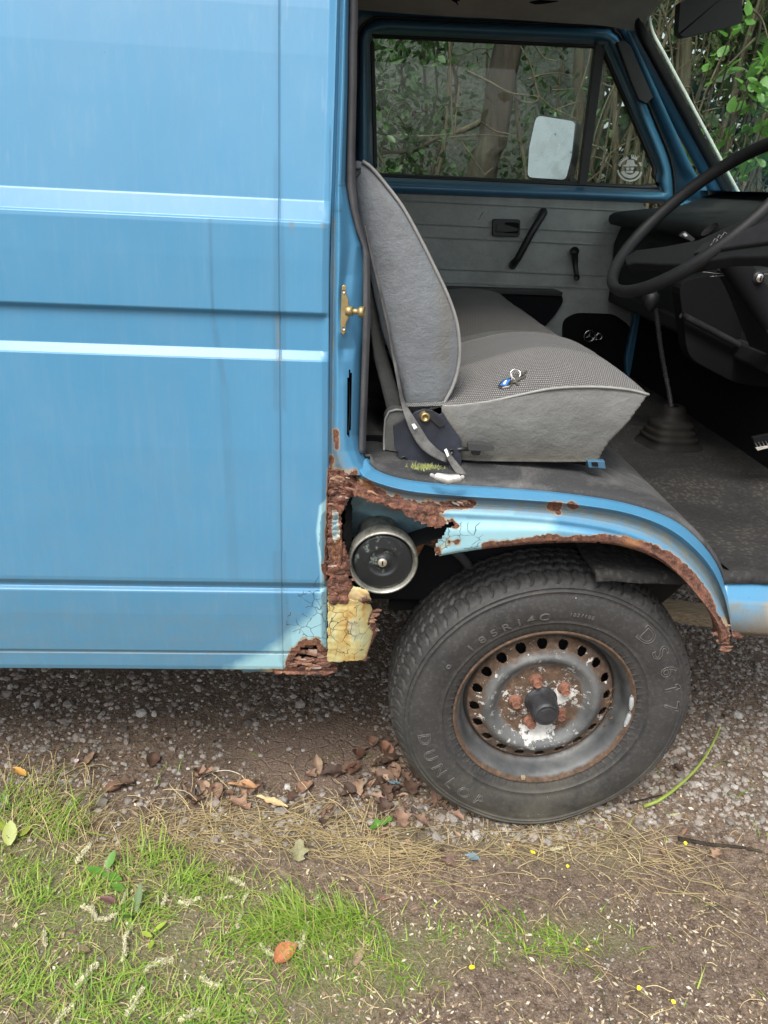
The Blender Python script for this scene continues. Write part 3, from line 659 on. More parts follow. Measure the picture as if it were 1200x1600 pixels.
dark = np.maximum(dark, .30*np.clip(1.4-dist_v(P, [(730, 809), (802, 813), (880, 820), (946, 831), (996, 847), (1034, 868), (1066, 895)])/2.2, 0, 1))
# flatten the torn tip forward a little, bend flakes
V = G.reshape(-1, 3).copy()
cj = np.tile(np.arange(nu), nv); V[:, 1] += .0035*np.clip(7-cj, 0, 7)*(P[:, 1] < 775)
tip = np.clip(1-np.hypot(P[:, 0]-690, P[:, 1]-858)/40, 0, 1); V[:, 1] += .010*tip
V[:, 1] -= .004*rust*np.clip(jt/6, -.5, 1)*(P[:, 0] < 745)
obj('front_wheel_arch', V, fs, M['paint'], van, True, attrs=dict(rust=rust, pale=pale, yellow=yellow, grime_and_shade=grime_and_shade, dark=dark, crack=soft(sdf_v(P, [(685, 820), (760, 818), (740, 870), (680, 880)]), 6)))
flakes('rust_flake_patch', [(514, 742), (540, 744), (590, 772), (650, 790), (720, 784), (740, 786), (700, 795), (700, 812), (680, 822), (655, 812), (600, 788), (550, 774), (535, 776), (516, 800)], lambda x, y: .004, 50, 5, (2.5, 9), out=.004, slant=.33)
flakes('rust_flake_patch', [(1118, 972), (1142, 978), (1144, 1000), (1140, 1016), (1132, 1020), (1124, 1004)], lambda x, y: .004, 14, 6, (4, 9))
msheet('torn_arch_end', [(1124, 985), (1144, 988), (1150, 985), (1162, 995), (1150, 998), (1140, 992), (1140, 1010), (1134, 1022), (1128, 1018)], lambda x, y: .008, M['rust'], 1.5, 2, .15, rough=.004)

# ---- rusted pillar foot between panel and filler opening
def YL(x, y): return .006+.012*max(0, (x-535)/15)**2
msheet('rusted_pillar_foot', [(513, 730), (532, 733), (548, 744), (560, 752), (560, 776), (548, 776), (541, 782), (535, 800), (532, 822), (534, 845), (541, 860), (546, 868), (546, 902), (552, 915), (572, 926), (574, 940), (512, 944)], YL, M['paint'], 1.5, 5, .11, rough=.006,
       attrs=dict(rust=lambda p: np.clip(.78+.0*p[:, 0]-.55*soft(sdf_v(p, [(519, 795), (531, 800), (529, 840), (522, 852), (517, 830)]), 4)-.35*soft(dist_v(p, [(530, 830), (534, 862)])-1, 4), 0, 1),
                  yellow=lambda p: soft(dist_v(p, [(522, 920), (570, 925)])-4, 6)*.5, peel=lambda p: soft(sdf_v(p, [(517, 795), (533, 800), (530, 850), (520, 860)]), 3)))
flakes('rust_flake_patch', [(514, 742), (540, 750), (536, 790), (526, 800), (517, 795)], YL, 10, 8, (3, 9), out=.003)
flakes('rust_flake_patch', [(514, 862), (530, 858), (546, 872), (546, 900), (566, 918), (574, 936), (514, 934)], YL, 16, 9, (3, 9), out=.003)
msheet('torn_flap', [(541, 788), (545, 776), (549, 778), (550, 868), (544, 870), (538, 860), (536, 830)], lambda x, y: .022+.03*(x-536)/14, M['blackm'], 1.6, 2.5, .1, rough=.004)
mb = MB(); mb.tube([U(533.5, 828, -.002), U(533, 850, 0), U(531, 872, .0), U(529, 884, .004)], [.0012, .0022, .0035, .004], 6); mb.build('bare_metal_sliver', M['rust'], van)
# yellow primed lower corner panel
def YY2(x, y): return .010+.045*max(0, (x-552)/40)**1.6-.004*math.sin((y-935)/100*math.pi)
msheet('lower_corner_panel', [(512, 940), (520, 936), (534, 940), (545, 934), (560, 938), (579, 943), (581, 952), (576, 968), (574, 976), (586, 972), (590, 985), (582, 1003), (574, 1018), (571, 1034), (556, 1031), (542, 1034), (520, 1034), (511.5, 1034)], YY2, M['paint'], 1.8, 2.2, .10, rough=.0015,
       attrs=dict(yellow=lambda p: np.clip(.9+.3*soft(dist_v(p, [(514, 940), (518, 1034)])-6, 8)-.25*soft(dist_v(p, [(550, 975), (556, 1000)])-12, 14), 0, 1), crack=lambda p: np.ones(len(p)),
                  rust=lambda p: np.clip(soft(sdf_v(p, [(577, 955), (594, 950), (598, 1000), (572, 1040), (566, 1034), (580, 990), (574, 975)])+2, 4)+.75*soft(dist_v(p, [(512, 940), (580, 942)])-1, 3)+.9*soft(dist_v(p, [(560, 1034), (572, 1034)])-3, 4), 0, 1)))
flakes('rust_flake_patch', [(578, 962), (592, 950), (594, 975), (584, 1000), (574, 985)], YY2, 12, 12, (4, 9), out=.006)
msheet('rusted_ledge', [(513, 918), (545, 914), (575, 922), (580, 938), (560, 946), (545, 938), (530, 946), (513, 948)], lambda x, y: .022-.012*math.sin((y-915)/30*math.pi), M['paint'], 2, 3, .1, rough=.004, attrs=dict(rust=lambda p: np.clip(.20+.45*(p[:, 1]-918)/25, 0, 1), yellow=lambda p: np.ones(len(p))*.85))

# ---- filler opening: inner panel, filler neck, ring, cap
def Yin(x, y): return .10+.05*(y-780)/80
msheet('inner_arch_panel', [(530, 745), (620, 760), (760, 790), (740, 826), (655, 848), (625, 842), (600, 838), (545, 838)], Yin, M['paint'], 4, 2, .05, rough=.003,
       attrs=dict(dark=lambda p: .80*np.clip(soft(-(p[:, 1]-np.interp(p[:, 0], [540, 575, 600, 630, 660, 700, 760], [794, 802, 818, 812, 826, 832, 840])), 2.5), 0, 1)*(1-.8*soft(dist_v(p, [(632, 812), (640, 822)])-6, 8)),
                  grime_and_shade=lambda p: .25+.6*soft(dist_v(p, [(560, 784), (620, 795), (690, 818)])-9, 6), yellow=lambda p: .3*soft(dist_v(p, [(575, 785), (640, 800)])-5, 6), pale=lambda p: np.full(len(p), .62)))
mb = MB()
mb.box((-.60, .20, .50), (.05, .21, .86)); mb.build('filler_box_back', M['blackm'], van, False)
fil = empty('fuel_filler'); fil.parent = van
fc = U(598.5, 880, .030)
cps = [(.0645, .028), (.0655, .016), (.0650, .004), (.0632, -.002), (.0608, -.0035), (.0588, -.001), (.0570, .006), (.0560, .010), (.0550, .012)]
mb = MB(); mb.grid(lathe(cps, 64, fc), closed_v=True); mb.build('filler_ring', M['alloy'], fil)
mb = MB(); mb.grid(lathe([(.0548, .024), (.0545, .0065), (.0530, .0040), (.050, .0032), (.030, .0030), (.0275, .0022), (.0262, .0042), (.0125, .0040), (.0120, .003), (.0005, .003)], 64, fc), closed_v=True); mb.build('filler_cap', M['cap'], fil)
c1 = fc+np.array([-.001, .003, 0]); mb = MB(); mb.grid(lathe([(.0085, .002), (.0085, -.002), (.0075, -.0032), (.0004, -.0034)], 28, c1), closed_v=True); mb.build('lock_barrel', simple('lock_brass', (.50, .47, .38), .4, .7), fil)
mb = MB(); mb.box((c1[0]-.0013, c1[1]-.0042, c1[2]-.0045), (c1[0]+.0013, c1[1]-.003, c1[2]+.0045)); mb.build('key_slot', M['blackm'], fil, False)
mb = MB(); pth = cr([fc+np.array([0, .028, 0]), fc+np.array([0, .05, .006]), fc+np.array([-.005, .09, .02]), fc+np.array([-.01, .16, .02])], 12); mb.tube(pth, [.064, .060, .05, .045, .042]+[.04]*7, 32); mb.build('filler_neck', M['alloy'], fil)

mb = MB(); mb.tube(cr([fc+np.array([.02, .10, .03]), U(672, 846, .17), U(712, 862, .18), U(735, 900, .2), U(700, 950, .24)], 26), .010, 10); mb.build('breather_hose', M['rubber'], van)
plate('filler_bracket', [(640, 838), (676, 832), (700, 842), (690, 856), (664, 850), (652, 872), (644, 860)], .16, .003, M['rust'], van, .001)
mb = MB(); mb.tube(cr([U(562, 800, .15), U(566, 820, .14), U(575, 838, .12)], 8), .004, 6); mb.build('wiring', M['rubber'], van)
# ---- body ahead of the arch, under the open door
mb = MB()
yv = [(908, .06), (912, .045), (936, .040), (941, .035), (944, .030), (984, .046), (990, .07)]
G = [[U(x, y+(x-1146)*.06, Y) for x in np.linspace(1128, 1420, 30)] for y, Y in yv]
mb.grid(G); Vq = np.array(mb.v); Pq = PX(Vq); 
o = mb.build('door_sill', M['paint'], van, attrs=dict(grime_and_shade=np.clip((Pq[:, 1]-938)/6, 0, 1)*.95, dark=.4*np.clip(1.5-np.abs(Pq[:, 1]-925-.03*(Pq[:, 0]-1146))/2, 0, 1), rust=.40*soft(dist_v(Pq, [(1196, 945), (1200, 960)])-4, 5)+.3*np.clip((Pq[:, 1]-978)/8, 0, 1)))
solid(o, .002, -1)

# ---- inner wheel housing and underside
mb = MB()
G = []
for a in np.linspace(R(34), R(178), 26):
    G.append([(.47*math.cos(a)-.02, Y, max(.40, .30+.455*math.sin(a)**.7)) for Y in np.linspace(.06, .52, 6)])
mb.grid(G); mb.build('inner_wheel_housing', M['under'], van)
mb = MB(); aw = [(.45*math.cos(a)-.02, .515, .285+.455*math.sin(a)**.7) for a in np.linspace(R(34), R(178), 26)]; mb.add(aw+[(-.47, .515, .34), (.30, .515, .34)], [tuple(range(28))]); solid(mb.build('chassis_wall', M['under'], van, False), .006)
plate('mud_flap', [(985, 860), (1060, 862), (1086, 898), (1033, 944), (1010, 925)], .35, .004, M['under'], van, .001)
mb = MB()
mb.box((-2.4, .16, .47), (-.45, 1.80, .475)); mb.box((-.45, .51, .44), (.45, 1.4, .445))
mb.build('underbody', M['under'], van, False)
for (n_, P_, r_) in (('axle_arm', [(-.28, .60, .30), (0, .45, .30), (.05, .26, .31)], .028), ('tie_rod', [(.12, .9, .33), (.10, .26, .33)], .010), ('exhaust_pipe', [(-2.3, 1.1, .36), (-.6, 1.1, .36)], .03), ('chassis_rail', [(-2.3, .55, .40), (-.5, .55, .40)], .045)):
    mb = MB(); mb.tube(cr(P_, 10), r_, 10); mb.build(n_, M['under'], van)
mb = MB(); mb.tube([U(608, 944, .28), U(700, 944, .28)], .014, 8); mb.build('cross_member', M['under'], van)
# ================================================================ WHEEL
wh = empty('wheel'); wh.parent = van; wh['label'] = 'front wheel with a dirty black tyre and flaking rusty steel rim'
HZ = .31; HC = (0, 0, HZ)
# tyre: carcass profile (radius, Y)
tp = [(.188, .079), (.196, .0735), (.205, .069), (.2165, .0655), (.2175, .0640), (.2190, .0630), (.2200, .0640), (.228, .0600), (.240, .0565), (.256, .0545), (.270, .0555), (.282, .0590), (.2880, .0620), (.2890, .0602), (.2900, .0602), (.2910, .0625), (.2962, .0648), (.2970, .0632), (.2982, .0634), (.2992, .0660),
      (.3045, .0690), (.309, .0735), (.313, .0800), (.3165, .0880), (.3190, .0960), (.3205, .1040), (.3212, .1060), (.3225, .1120), (.3233, .1200), (.3238, .1280), (.3242, .1360), (.3244, .1440), (.3246, .1520)]
dens = []
for (r0, h0), (r1, h1) in zip(tp[:-1], tp[1:]):
    m = max(1, int(math.hypot(r1-r0, h1-h0)/.0022)) if r0 > .296 else max(1, int(math.hypot(r1-r0, h1-h0)/.006))
    for q in range(m): t = q/m; dens.append((r0+(r1-r0)*t, h0+(h1-h0)*t))
dens.append(tp[-1]); full = dens+[(r, .304-h) for r, h in reversed(dens[:-1])]
NA = 1440; G = lathe(full, NA, HC)
ang = np.arange(NA)*2*np.pi/NA
def tread(r, h, a):
    """groove depth at radius r, offset h, angles a"""
    hh = h if h <= .152 else .304-h
    d = np.zeros(len(a))
    if r < .3045 and hh < .0705: return d
    pit = 2*np.pi/72
    ph = (a/pit) % 1.0
    zz = .0045*(np.abs(((a/(pit*1.0)) % 1.0)-.5)*4-1)      # zigzag
    for gh, gw in ((.103, .0030), (.126, .0032), (.152, .0032)):
        d = np.maximum(d, .0075*np.clip(1.4-np.abs(h_sym(hh)-gh-zz)/gw, 0, 1))
    if hh < .100:       # shoulder lugs
        k = (hh-.070)/.03; bend = .35*k+.12*math.sin(k*6)
        q = np.abs(((a/pit+bend) % 1.0)-.5)
        d = np.maximum(d, .0045*np.clip(1.5-q/.085, 0, 1)*np.clip((hh-.0675)/.004, 0, 1))
        q2 = np.abs(((a/pit+bend+.5) % 1.0)-.5)
        d = np.maximum(d, .0020*np.clip(1.5-q2/.03, 0, 1)*np.clip((hh-.080)/.004, 0, 1))
    else:
        q = np.abs(((a/(pit*.5)+hh*40) % 1.0)-.5); d = np.maximum(d, .0028*np.clip(1.5-q/.06, 0, 1))
    return d
def h_sym(h): return h
for i, (r, h) in enumerate(full):
    d = tread(r, h, ang); rr = r-d+0.0004*np.array([nz(math.cos(a)*3, math.sin(a)*3, i*.05) for a in ang[::8]]).repeat(8)
    G[i, :, 0] = rr*np.cos(ang); G[i, :, 2] = HZ+rr*np.sin(ang)
# contact patch: squashed and bulging
z = G[..., 2]; low = np.clip((.05-z)/.05, 0, 1)
side_s = np.where(G[..., 1] < .152, -1, 1); G[..., 1] += side_s*.013*low**1.3*np.clip(np.abs(G[..., 1]-.152)/.09, 0, 1)
G[..., 2] = np.maximum(z, -.006+.002*np.random.default_rng(1).random(z.shape))
mb = MB(); mb.grid(G, closed_v=True); ty = mb.build('tyre', M['tyre'], wh)
# moulded sidewall lettering: outlines raised on the sidewall
def side_h(r): return np.interp(r, [p[0] for p in tp[:17]], [p[1] for p in tp[:17]])
letm = simple('sidewall_letter_rubber', (.085, .083, .078), .5, 0, .2, 300)
def one_outline(ang_deg, rad, size):
    a = R(ang_deg); m = MB(); P_ = []
    for x, y in [(-.11, -.5), (.11, -.5), (.11, .5), (-.05, .5), (-.30, .30), (-.30, .16), (-.11, .26), (-.11, -.5)]:
        rr = rad+y*size; tt_ = a-x*size/rad; P_.append((rr*math.cos(tt_), side_h(rr)-.0012, HZ+rr*math.sin(tt_)))
    D_ = []
    for p, q in zip(P_[:-1], P_[1:]): D_ += [np.array(p)+(np.array(q)-np.array(p))*t for t in np.linspace(0, 1, 5)[:-1]]
    m.tube(D_+[np.array(P_[-1])], .0010, 6); m.build('letter', letm, wh)
def letter(ch, ang_deg, rad, size, outline=True, flip=False, wid=1.0, raise_=.0009):
    cu = bpy.data.curves.new('g', 'FONT'); cu.body = ch; cu.size = size*1.42; cu.align_x = 'CENTER'; cu.resolution_u = 3
    if outline: cu.fill_mode = 'NONE'; cu.bevel_depth = .0011; cu.bevel_resolution = 0
    else: cu.extrude = .0009; cu.bevel_depth = .0003
    o = bpy.data.objects.new('g', cu); COL.objects.link(o); dg = bpy.context.evaluated_depsgraph_get()
    me = bpy.data.meshes.new_from_object(o.evaluated_get(dg))
    a = R(ang_deg); v = []
    for q in me.vertices:
        x, y, zz = q.co[0]*wid, q.co[1]-size*.5, q.co[2]
        rr = rad+(y if not flip else -y); tt_ = a-(x if not flip else -x)/rad
        v.append((rr*math.cos(tt_), side_h(rr)-raise_-zz*.8, HZ+rr*math.sin(tt_)))
    obj('letter', v, [tuple(p.vertices) for p in me.polygons], letm, wh)
    bpy.data.objects.remove(o); bpy.data.meshes.remove(me); bpy.data.curves.remove(cu)
for ch, a in zip('DS67', (47.5, 36, 25, 4.5)): letter(ch, a, .2655, .034, wid=1.15)
one_outline(14.5, .2655, .034)
for ch, a in zip('185R14C', (137, 130, 123.5, 117, 110.5, 105, 98.5)): letter(ch, a, .238, .0175, outline=False, wid=1.25)
for ch, a in zip('DUNLOP', (194, 204, 214, 224, 233, 242)): letter(ch, a, .258, .026, flip=True, wid=1.1)
for ch, a in zip('102/100', (86, 84.2, 82.4, 80.6, 78.8, 77, 75.2)): letter(ch, a, .243, .008, outline=False)
letter('O', 151, .246, .009); 
# rim
def rimp():
    return [(.176, .100), (.1785, .090), (.1825, .0825), (.1875, .0785), (.1915, .0765), (.1940, .0735), (.1945, .0705), (.1930, .0685), (.1905, .0690), (.1880, .0720), (.1850, .0765), (.1815, .0800), (.1790, .0840), (.1765, .0900), (.1745, .1000), (.1730, .1090), (.1700, .1150), (.1660, .1190), (.1640, .1260), (.1635, .150), (.1660, .180), (.175, .22)]
def dens_(pr, st):
    o_ = []
    for (r0, h0), (r1, h1) in zip(pr[:-1], pr[1:]):
        m = max(1, int(math.hypot(r1-r0, h1-h0)/st))
        for q in range(m): o_.append((r0+(r1-r0)*q/m, h0+(h1-h0)*q/m))
    return o_+[pr[-1]]
mb = MB(); mb.grid(lathe(rimp(), 180, HC), closed_v=True)
rim = mb.build('rim', M['rim'], wh)
cp = cr([(.1638, .132), (.1600, .122), (.1560, .1115), (.1440, .1060), (.1330, .1005), (.1240, .0925), (.1165, .0885), (.1090, .0905), (.1010, .0970), (.0930, .1030), (.0850, .1055), (.0700, .1060), (.0560, .1050), (.0400, .1045), (.0300, .1040)], 110)
NA2 = 540; G = lathe([tuple(p) for p in cp], NA2, HC)
a2 = np.arange(NA2)*2*np.pi/NA2; V = G.reshape(-1, 3).copy(); rad = np.repeat(cp[:, 0], NA2); aa = np.tile(a2, len(cp))
NH = 20; hr = .0106; HR = .1440; keep = np.ones(len(V), bool)
ph = R(186)
kk = np.round((aa-ph)/(2*np.pi/NH)); da = (aa-ph)-kk*(2*np.pi/NH)
dx = da*HR; dr = rad-HR; dd = np.hypot(dx, dr)
inside = dd < hr; near = (dd >= hr) & (dd < hr+.0016)
sc_ = hr/np.maximum(dd, 1e-6)
newr = np.where(near, HR+dr*sc_, rad); newa = np.where(near, aa-da+dx*sc_/HR, aa)
V[:, 0] = newr*np.cos(newa); V[:, 2] = HZ+newr*np.sin(newa)
fs = []; nv = len(cp)
for i in range(nv-1):
    for j in range(NA2):
        q = (i*NA2+j, i*NA2+(j+1) % NA2, (i+1)*NA2+(j+1) % NA2, (i+1)*NA2+j)
        if sum(inside[k] for k in q) >= 1: continue
        fs.append(q)
ds = obj('wheel_disc', V, fs, M['rim'], wh); solid(ds, .003, -1 if True else 1)
mb = MB(); mb.grid(lathe([(.1630, .165), (.02, .165)], 48, HC), closed_v=True); mb.build('brake_drum', M['under'], wh)
# centre cap
mb = MB(); mb.grid(lathe([(.036, .106), (.0345, .1000), (.0325, .0990), (.0315, .085), (.0300, .072), (.0285, .062), (.0255, .0545), (.0225, .0515), (.0215, .0535), (.0195, .0520), (.010, .0505), (.0003, .0500)], 56, HC), closed_v=True); mb.build('centre_cap', M['hub'], wh)
for k in range(5):
    a = R(36+72*k); c = (.056*math.cos(a), 0, HZ+.056*math.sin(a)); mb = MB()
    G = lathe([(.0150, .1065), (.0135, .1010), (.0105, .0985)], 24, c); mb.grid(G, closed_v=True)
    hx = lathe([(.0108, .1000), (.0104, .0870), (.0088, .0850), (.0070, .0850), (.0062, .0870), (.0003, .0868)], 6, c, ph0=k*.4); mb.grid(hx, closed_v=True)
    b = mb.build('wheel_bolt', M['bolt'], wh, False); bevel(b, .0008, 2)
lead = simple('lead_weight', (.40, .42, .43), .6, .4, .3, 150)
for a0, a1 in ((12, 0.5), (-1.5, -13)):
    mb = MB(); P_ = [(.1845*math.cos(R(a)), .0715, HZ+.1845*math.sin(R(a))) for a in np.linspace(a0, a1, 9)]
    mb.tube(P_, [.002, .0042, .005, .0053, .0053, .0053, .005, .0042, .002], 10); mb.build('balance_weight', lead, wh)
mb = MB(); a = R(-98); mb.box((.182*math.cos(a)-.005, .066, HZ+.182*math.sin(a)-.004), (.182*math.cos(a)+.005, .074, HZ+.182*math.sin(a)+.005)); bevel(mb.build('weight_clip', simple('clip_tan', (.25, .20, .13), .7), wh, False), .0015)
# debris caught in the rim
rr = random.Random(4); mb = MB()
for k in range(60):
    a = R(rr.gauss(-5, 11)); r_ = rr.uniform(.142, .172); p = np.array([r_*math.cos(a), rr.uniform(.105, .125), HZ+r_*math.sin(a)])
    s_ = rr.uniform(.002, .007); u_ = np.array([rr.uniform(-1, 1), rr.uniform(-.4, .1), rr.uniform(-1, 1)])*s_; v_ = np.array([rr.uniform(-1, 1), rr.uniform(-.4, .4), rr.uniform(-1, 1)])*s_*.6
    mb.add([p-u_, p+v_, p+u_, p-v_+np.array([0, -.002, 0])], [(0, 1, 2, 3)])
o = mb.build('trapped_debris', simple('dry_debris', (.10, .06, .035), .9, var=.6), wh, False); o['kind'] = 'stuff'
# ================================================================ CAB
def pillow(outl, Y0, Y1, bulge, nr=10, edge=.035, ny=14, shrink=.10, back=True, crown=0.0):
    """closed loft: bulged near face, rounded edges, far face. outl (n,2) X,Z"""
    c = outl.mean(0); G = []
    for r in np.linspace(.004, 1, nr): G.append([(c[0]+(p[0]-c[0])*r*(1-shrink*r**4), Y0-bulge*(1-r**2)+edge*max(0, r-.75)**2*6, c[1]+(p[1]-c[1])*r*(1-shrink*r**4)) for p in outl])
    for s in np.linspace(0, 1, ny)[1:]:
        e = 1-shrink*(abs(2*s-1))**5; G.append([(c[0]+(p[0]-c[0])*e, Y0+.375*edge+(Y1-Y0-.75*edge)*s, c[1]+(p[1]-c[1])*e) for p in outl])
    for r in np.linspace(1, .04, 5)[1:]: G.append([(c[0]+(p[0]-c[0])*r*(1-shrink), Y1+bulge*(1-r**2)*.5, c[1]+(p[1]-c[1])*r*(1-shrink)) for p in outl])
    return np.array(G)
def ring(name, outer, inner, cen, prof, mat, parent, n=160, attrs=None, cut=None, **k):
    """frame lofted between two pixel outlines; prof = [(t, Y)] from outer to inner"""
    def ray(poly):
        P_ = cr(poly, 900, True) if len(poly) > 30 else np.array(dense(poly))
        a = np.arctan2(P_[:, 1]-cen[1], P_[:, 0]-cen[0]); r_ = np.hypot(P_[:, 0]-cen[0], P_[:, 1]-cen[1]); o_ = np.argsort(a)
        return a[o_], r_[o_]
    ao, ro = ray(outer); ai, ri = ray(inner); th = np.linspace(-math.pi, math.pi, n+1)[:-1]
    Ro = np.interp(th, ao, ro, period=2*math.pi); Ri = np.interp(th, ai, ri, period=2*math.pi)
    G = []
    for t, Y in prof:
        r_ = Ro*(1-t)+Ri*t; G.append([U(cen[0]+r_[i]*math.cos(th[i]), cen[1]+r_[i]*math.sin(th[i]), Y) for i in range(n)])
    mb = MB(); mb.grid(G, closed_v=True)
    if cut:
        Pq = PX(np.array(mb.v)); mb.f = [f for f in mb.f if not cut(*Pq[list(f)].mean(0))]
    return mb.build(name, mat, parent, True, attrs=attrs, **k)
def dense(poly, rad=0, m=40):
    out = []; n = len(poly)
    for i in range(n):
        a = np.array(poly[i], float); b = np.array(poly[(i+1) % n], float)
        for t in np.linspace(0, 1, m, endpoint=False): out.append(a+(b-a)*t)
    return out
def rounded(poly, rads, m=7):
    out = []; n = len(poly)
    for i in range(n):
        p0, p, p1 = (np.array(poly[(i-1) % n], float), np.array(poly[i], float), np.array(poly[(i+1) % n], float)); r_ = rads[i] if hasattr(rads, '__len__') else rads
        d0 = (p0-p)/np.linalg.norm(p0-p); d1 = (p1-p)/np.linalg.norm(p1-p); a, b = p+d0*r_, p+d1*r_
        for t in np.linspace(0, 1, m): out.append(tuple((1-t)**2*a+2*t*(1-t)*p+t*t*b))
    return out
# ---------------- shell: roof, bulkhead, far side, floor, nose
mb = MB(); G = []
for Y, z in [(.16, 1.90), (.25, 1.93), (.6, 1.945), (1.2, 1.945), (1.55, 1.93), (1.70, 1.88)]: G.append([(x, Y, z) for x in np.linspace(-2.4, .36, 8)])
mb.grid(G); solid(mb.build('roof', M['paint'], van), .01)
zline = [(1.60, 1.800), (1.52, 1.835), (1.42, 1.858), (1.25, 1.872), (.9, 1.880), (.35, 1.875), (.22, 1.85)]
mb = MB(); G = []
for Y, z in zline: G.append([(x, Y, z+.0035*nz(x*4, Y*4, 3)-.025*max(0, (x-.35)/.2)**2) for x in np.linspace(-.62, .50, 40)])
mb.grid(G); lin = mb.build('headliner', M['liner'], van)
for pts in ([(706, 0), (712, 3), (716, 8), (714, 1), (719, 0), (712, -3)], [(827, 4), (845, 1), (872, 3), (850, 6), (836, 7)]):
    v = [U(x, y, 1.56) for x, y in pts]; v = []
    for x, y in pts:
        d = CF+CR*((x-600)/FPX)-CU*((y-800)/FPX); t = .5
        for _ in range(400):
            q = CC+d*t; zz = np.interp(q[1], [a for a, b in zline[::-1]], [b for a, b in zline[::-1]])
            if q[2] >= zz-.004: break
            t += .005
        v.append(q)
    o = obj('tear', v, [tuple(range(len(v)))], M['blackm'], lin, False); solid(o, .002)
mb = MB(); mb.box((-.62, .10, .40), (-.60, 1.75, 1.92)); mb.build('bulkhead', M['blackm'], van, False)
mb = MB()
G = [[(x, Y, z) for x in (-2.4, -.55)] for z, Y in [(.45, 1.83), (1.25, 1.845), (1.30, 1.83), (1.93, 1.70)]]; mb.grid(G)
mb.build('far_side_panel', M['paint'], van)
mb = MB(); mb.box((-2.42, .02, .45), (-2.40, 1.84, 1.93)); mb.build('rear_panel', M['paint'], van, False)
mb = MB(); G = [[(X, Y, z) for Y in (.05, .3, .9, 1.5, 1.80)] for X, z in [(1.0, .62), (1.10, .66), (1.12, .9), (1.02, 1.25), (.90, 1.335), (.80, 1.335)]]; mb.grid(G)
mb.build('nose_panel', M['paint'], van)
mb = MB(); mb.grid([[(X, .02, z) for X in (.72, .8, 1.1)] for z in (.66, .9, 1.30)]); mb.build('near_cowl_side', M['paint'], van)
mb = MB(); mb.grid([[(x, Y, .845+.004*nz(x*8, Y*8, 2)) for x in np.linspace(-.60, .10, 14)] for Y in (.5, 1.0, 1.66)])
mb.grid([[(.10, Y, z) for z in (.845, .60)] for Y in (.5, 1.66)]); mb.build('seat_box', M['floordk'], van)
# step mat: follows the arch, black ribbed rubber
top = cr([(x, y, 0) for x, y in C[0][0]], 120)[:, :2]
E0 = np.array([U(a, b, .050) for a, b in top]); prof_ = E0.copy()
L0 = U(540, 716, .1)
G = []
for Y, dz, kx in [(.047, -.004, 0), (.047, .003, 0), (.056, .006, 0), (.09, .006, 0), (.16, .006, 0), (.30, .006, 0), (.52, .006, 0)]:
    row = []
    for q in E0:
        zf = max(q[2]+dz, .60); row.append((q[0], Y, min(zf, .852) if Y > .056 else zf))
    G.append(row)
G = np.array(G); ext = G[:, :1].copy(); ext[..., 0] = -.62; ext[..., 2] = np.maximum(ext[..., 2], .846); ext[:3, :, 0] = G[:3, :1, 0]
G[3:, :, 2] = np.where(G[3:, :, 2] > .835, .838+.010*np.clip((G[3:, :, 2]-.835)/.02, 0, 1), G[3:, :, 2])
G = np.concatenate([ext, G], 1); mb = MB(); mb.grid(G); Vm = np.array(mb.v)
mat_ = mb.build('step_mat', M['stepmat'], van); solid(mat_, .004)
# cab floor
mb = MB(); xs = np.linspace(.05, 1.10, 60); ys = np.concatenate([[.050, .056], np.linspace(.07, .60, 30), np.linspace(.64, 1.66, 14)])
def fz(x, y):
    z = .640+.004*nz(x*6, y*6)
    z += .050*math.exp(-((y-.30)/.05)**2)*np.clip((x-.38)/.15, 0, 1)*0
    z += .028*np.clip((y-.33)/.16, 0, 1)**1.5
    z += .004*nz(x*25, y*12, 3)*(y < .35)
    if y < .056: z -= .012
    return z
mb.grid([[(x, y, fz(x, y)+.30*max(0, x-.92)**1.2) for x in xs] for y in ys])
fl = mb.build('floor_mat', M['floormat'], van); solid(fl, .012)
mb = MB(); mb.grid([[(x, y, fz(x, y)+.006) for x in xs] for y in np.linspace(.40, 1.64, 20)]); mb.build('tunnel_mat', M['floordk'], van)
mb = MB(); mb.box((1.02, .04, .60), (1.05, 1.70, 1.34)); mb.build('firewall', M['blackm'], van, False)
# ribbed heel board seen beyond the gaiter
mb = MB()
for k in range(16):
    p = U(1008+k*9, 632+k*1.0, 1.25); q = U(1000+k*9, 600, 1.25); mb.tube([p, p+np.array([-.05, .10, .02])], .005, 6)
mb.build('floor_ribs', M['dash'], van)

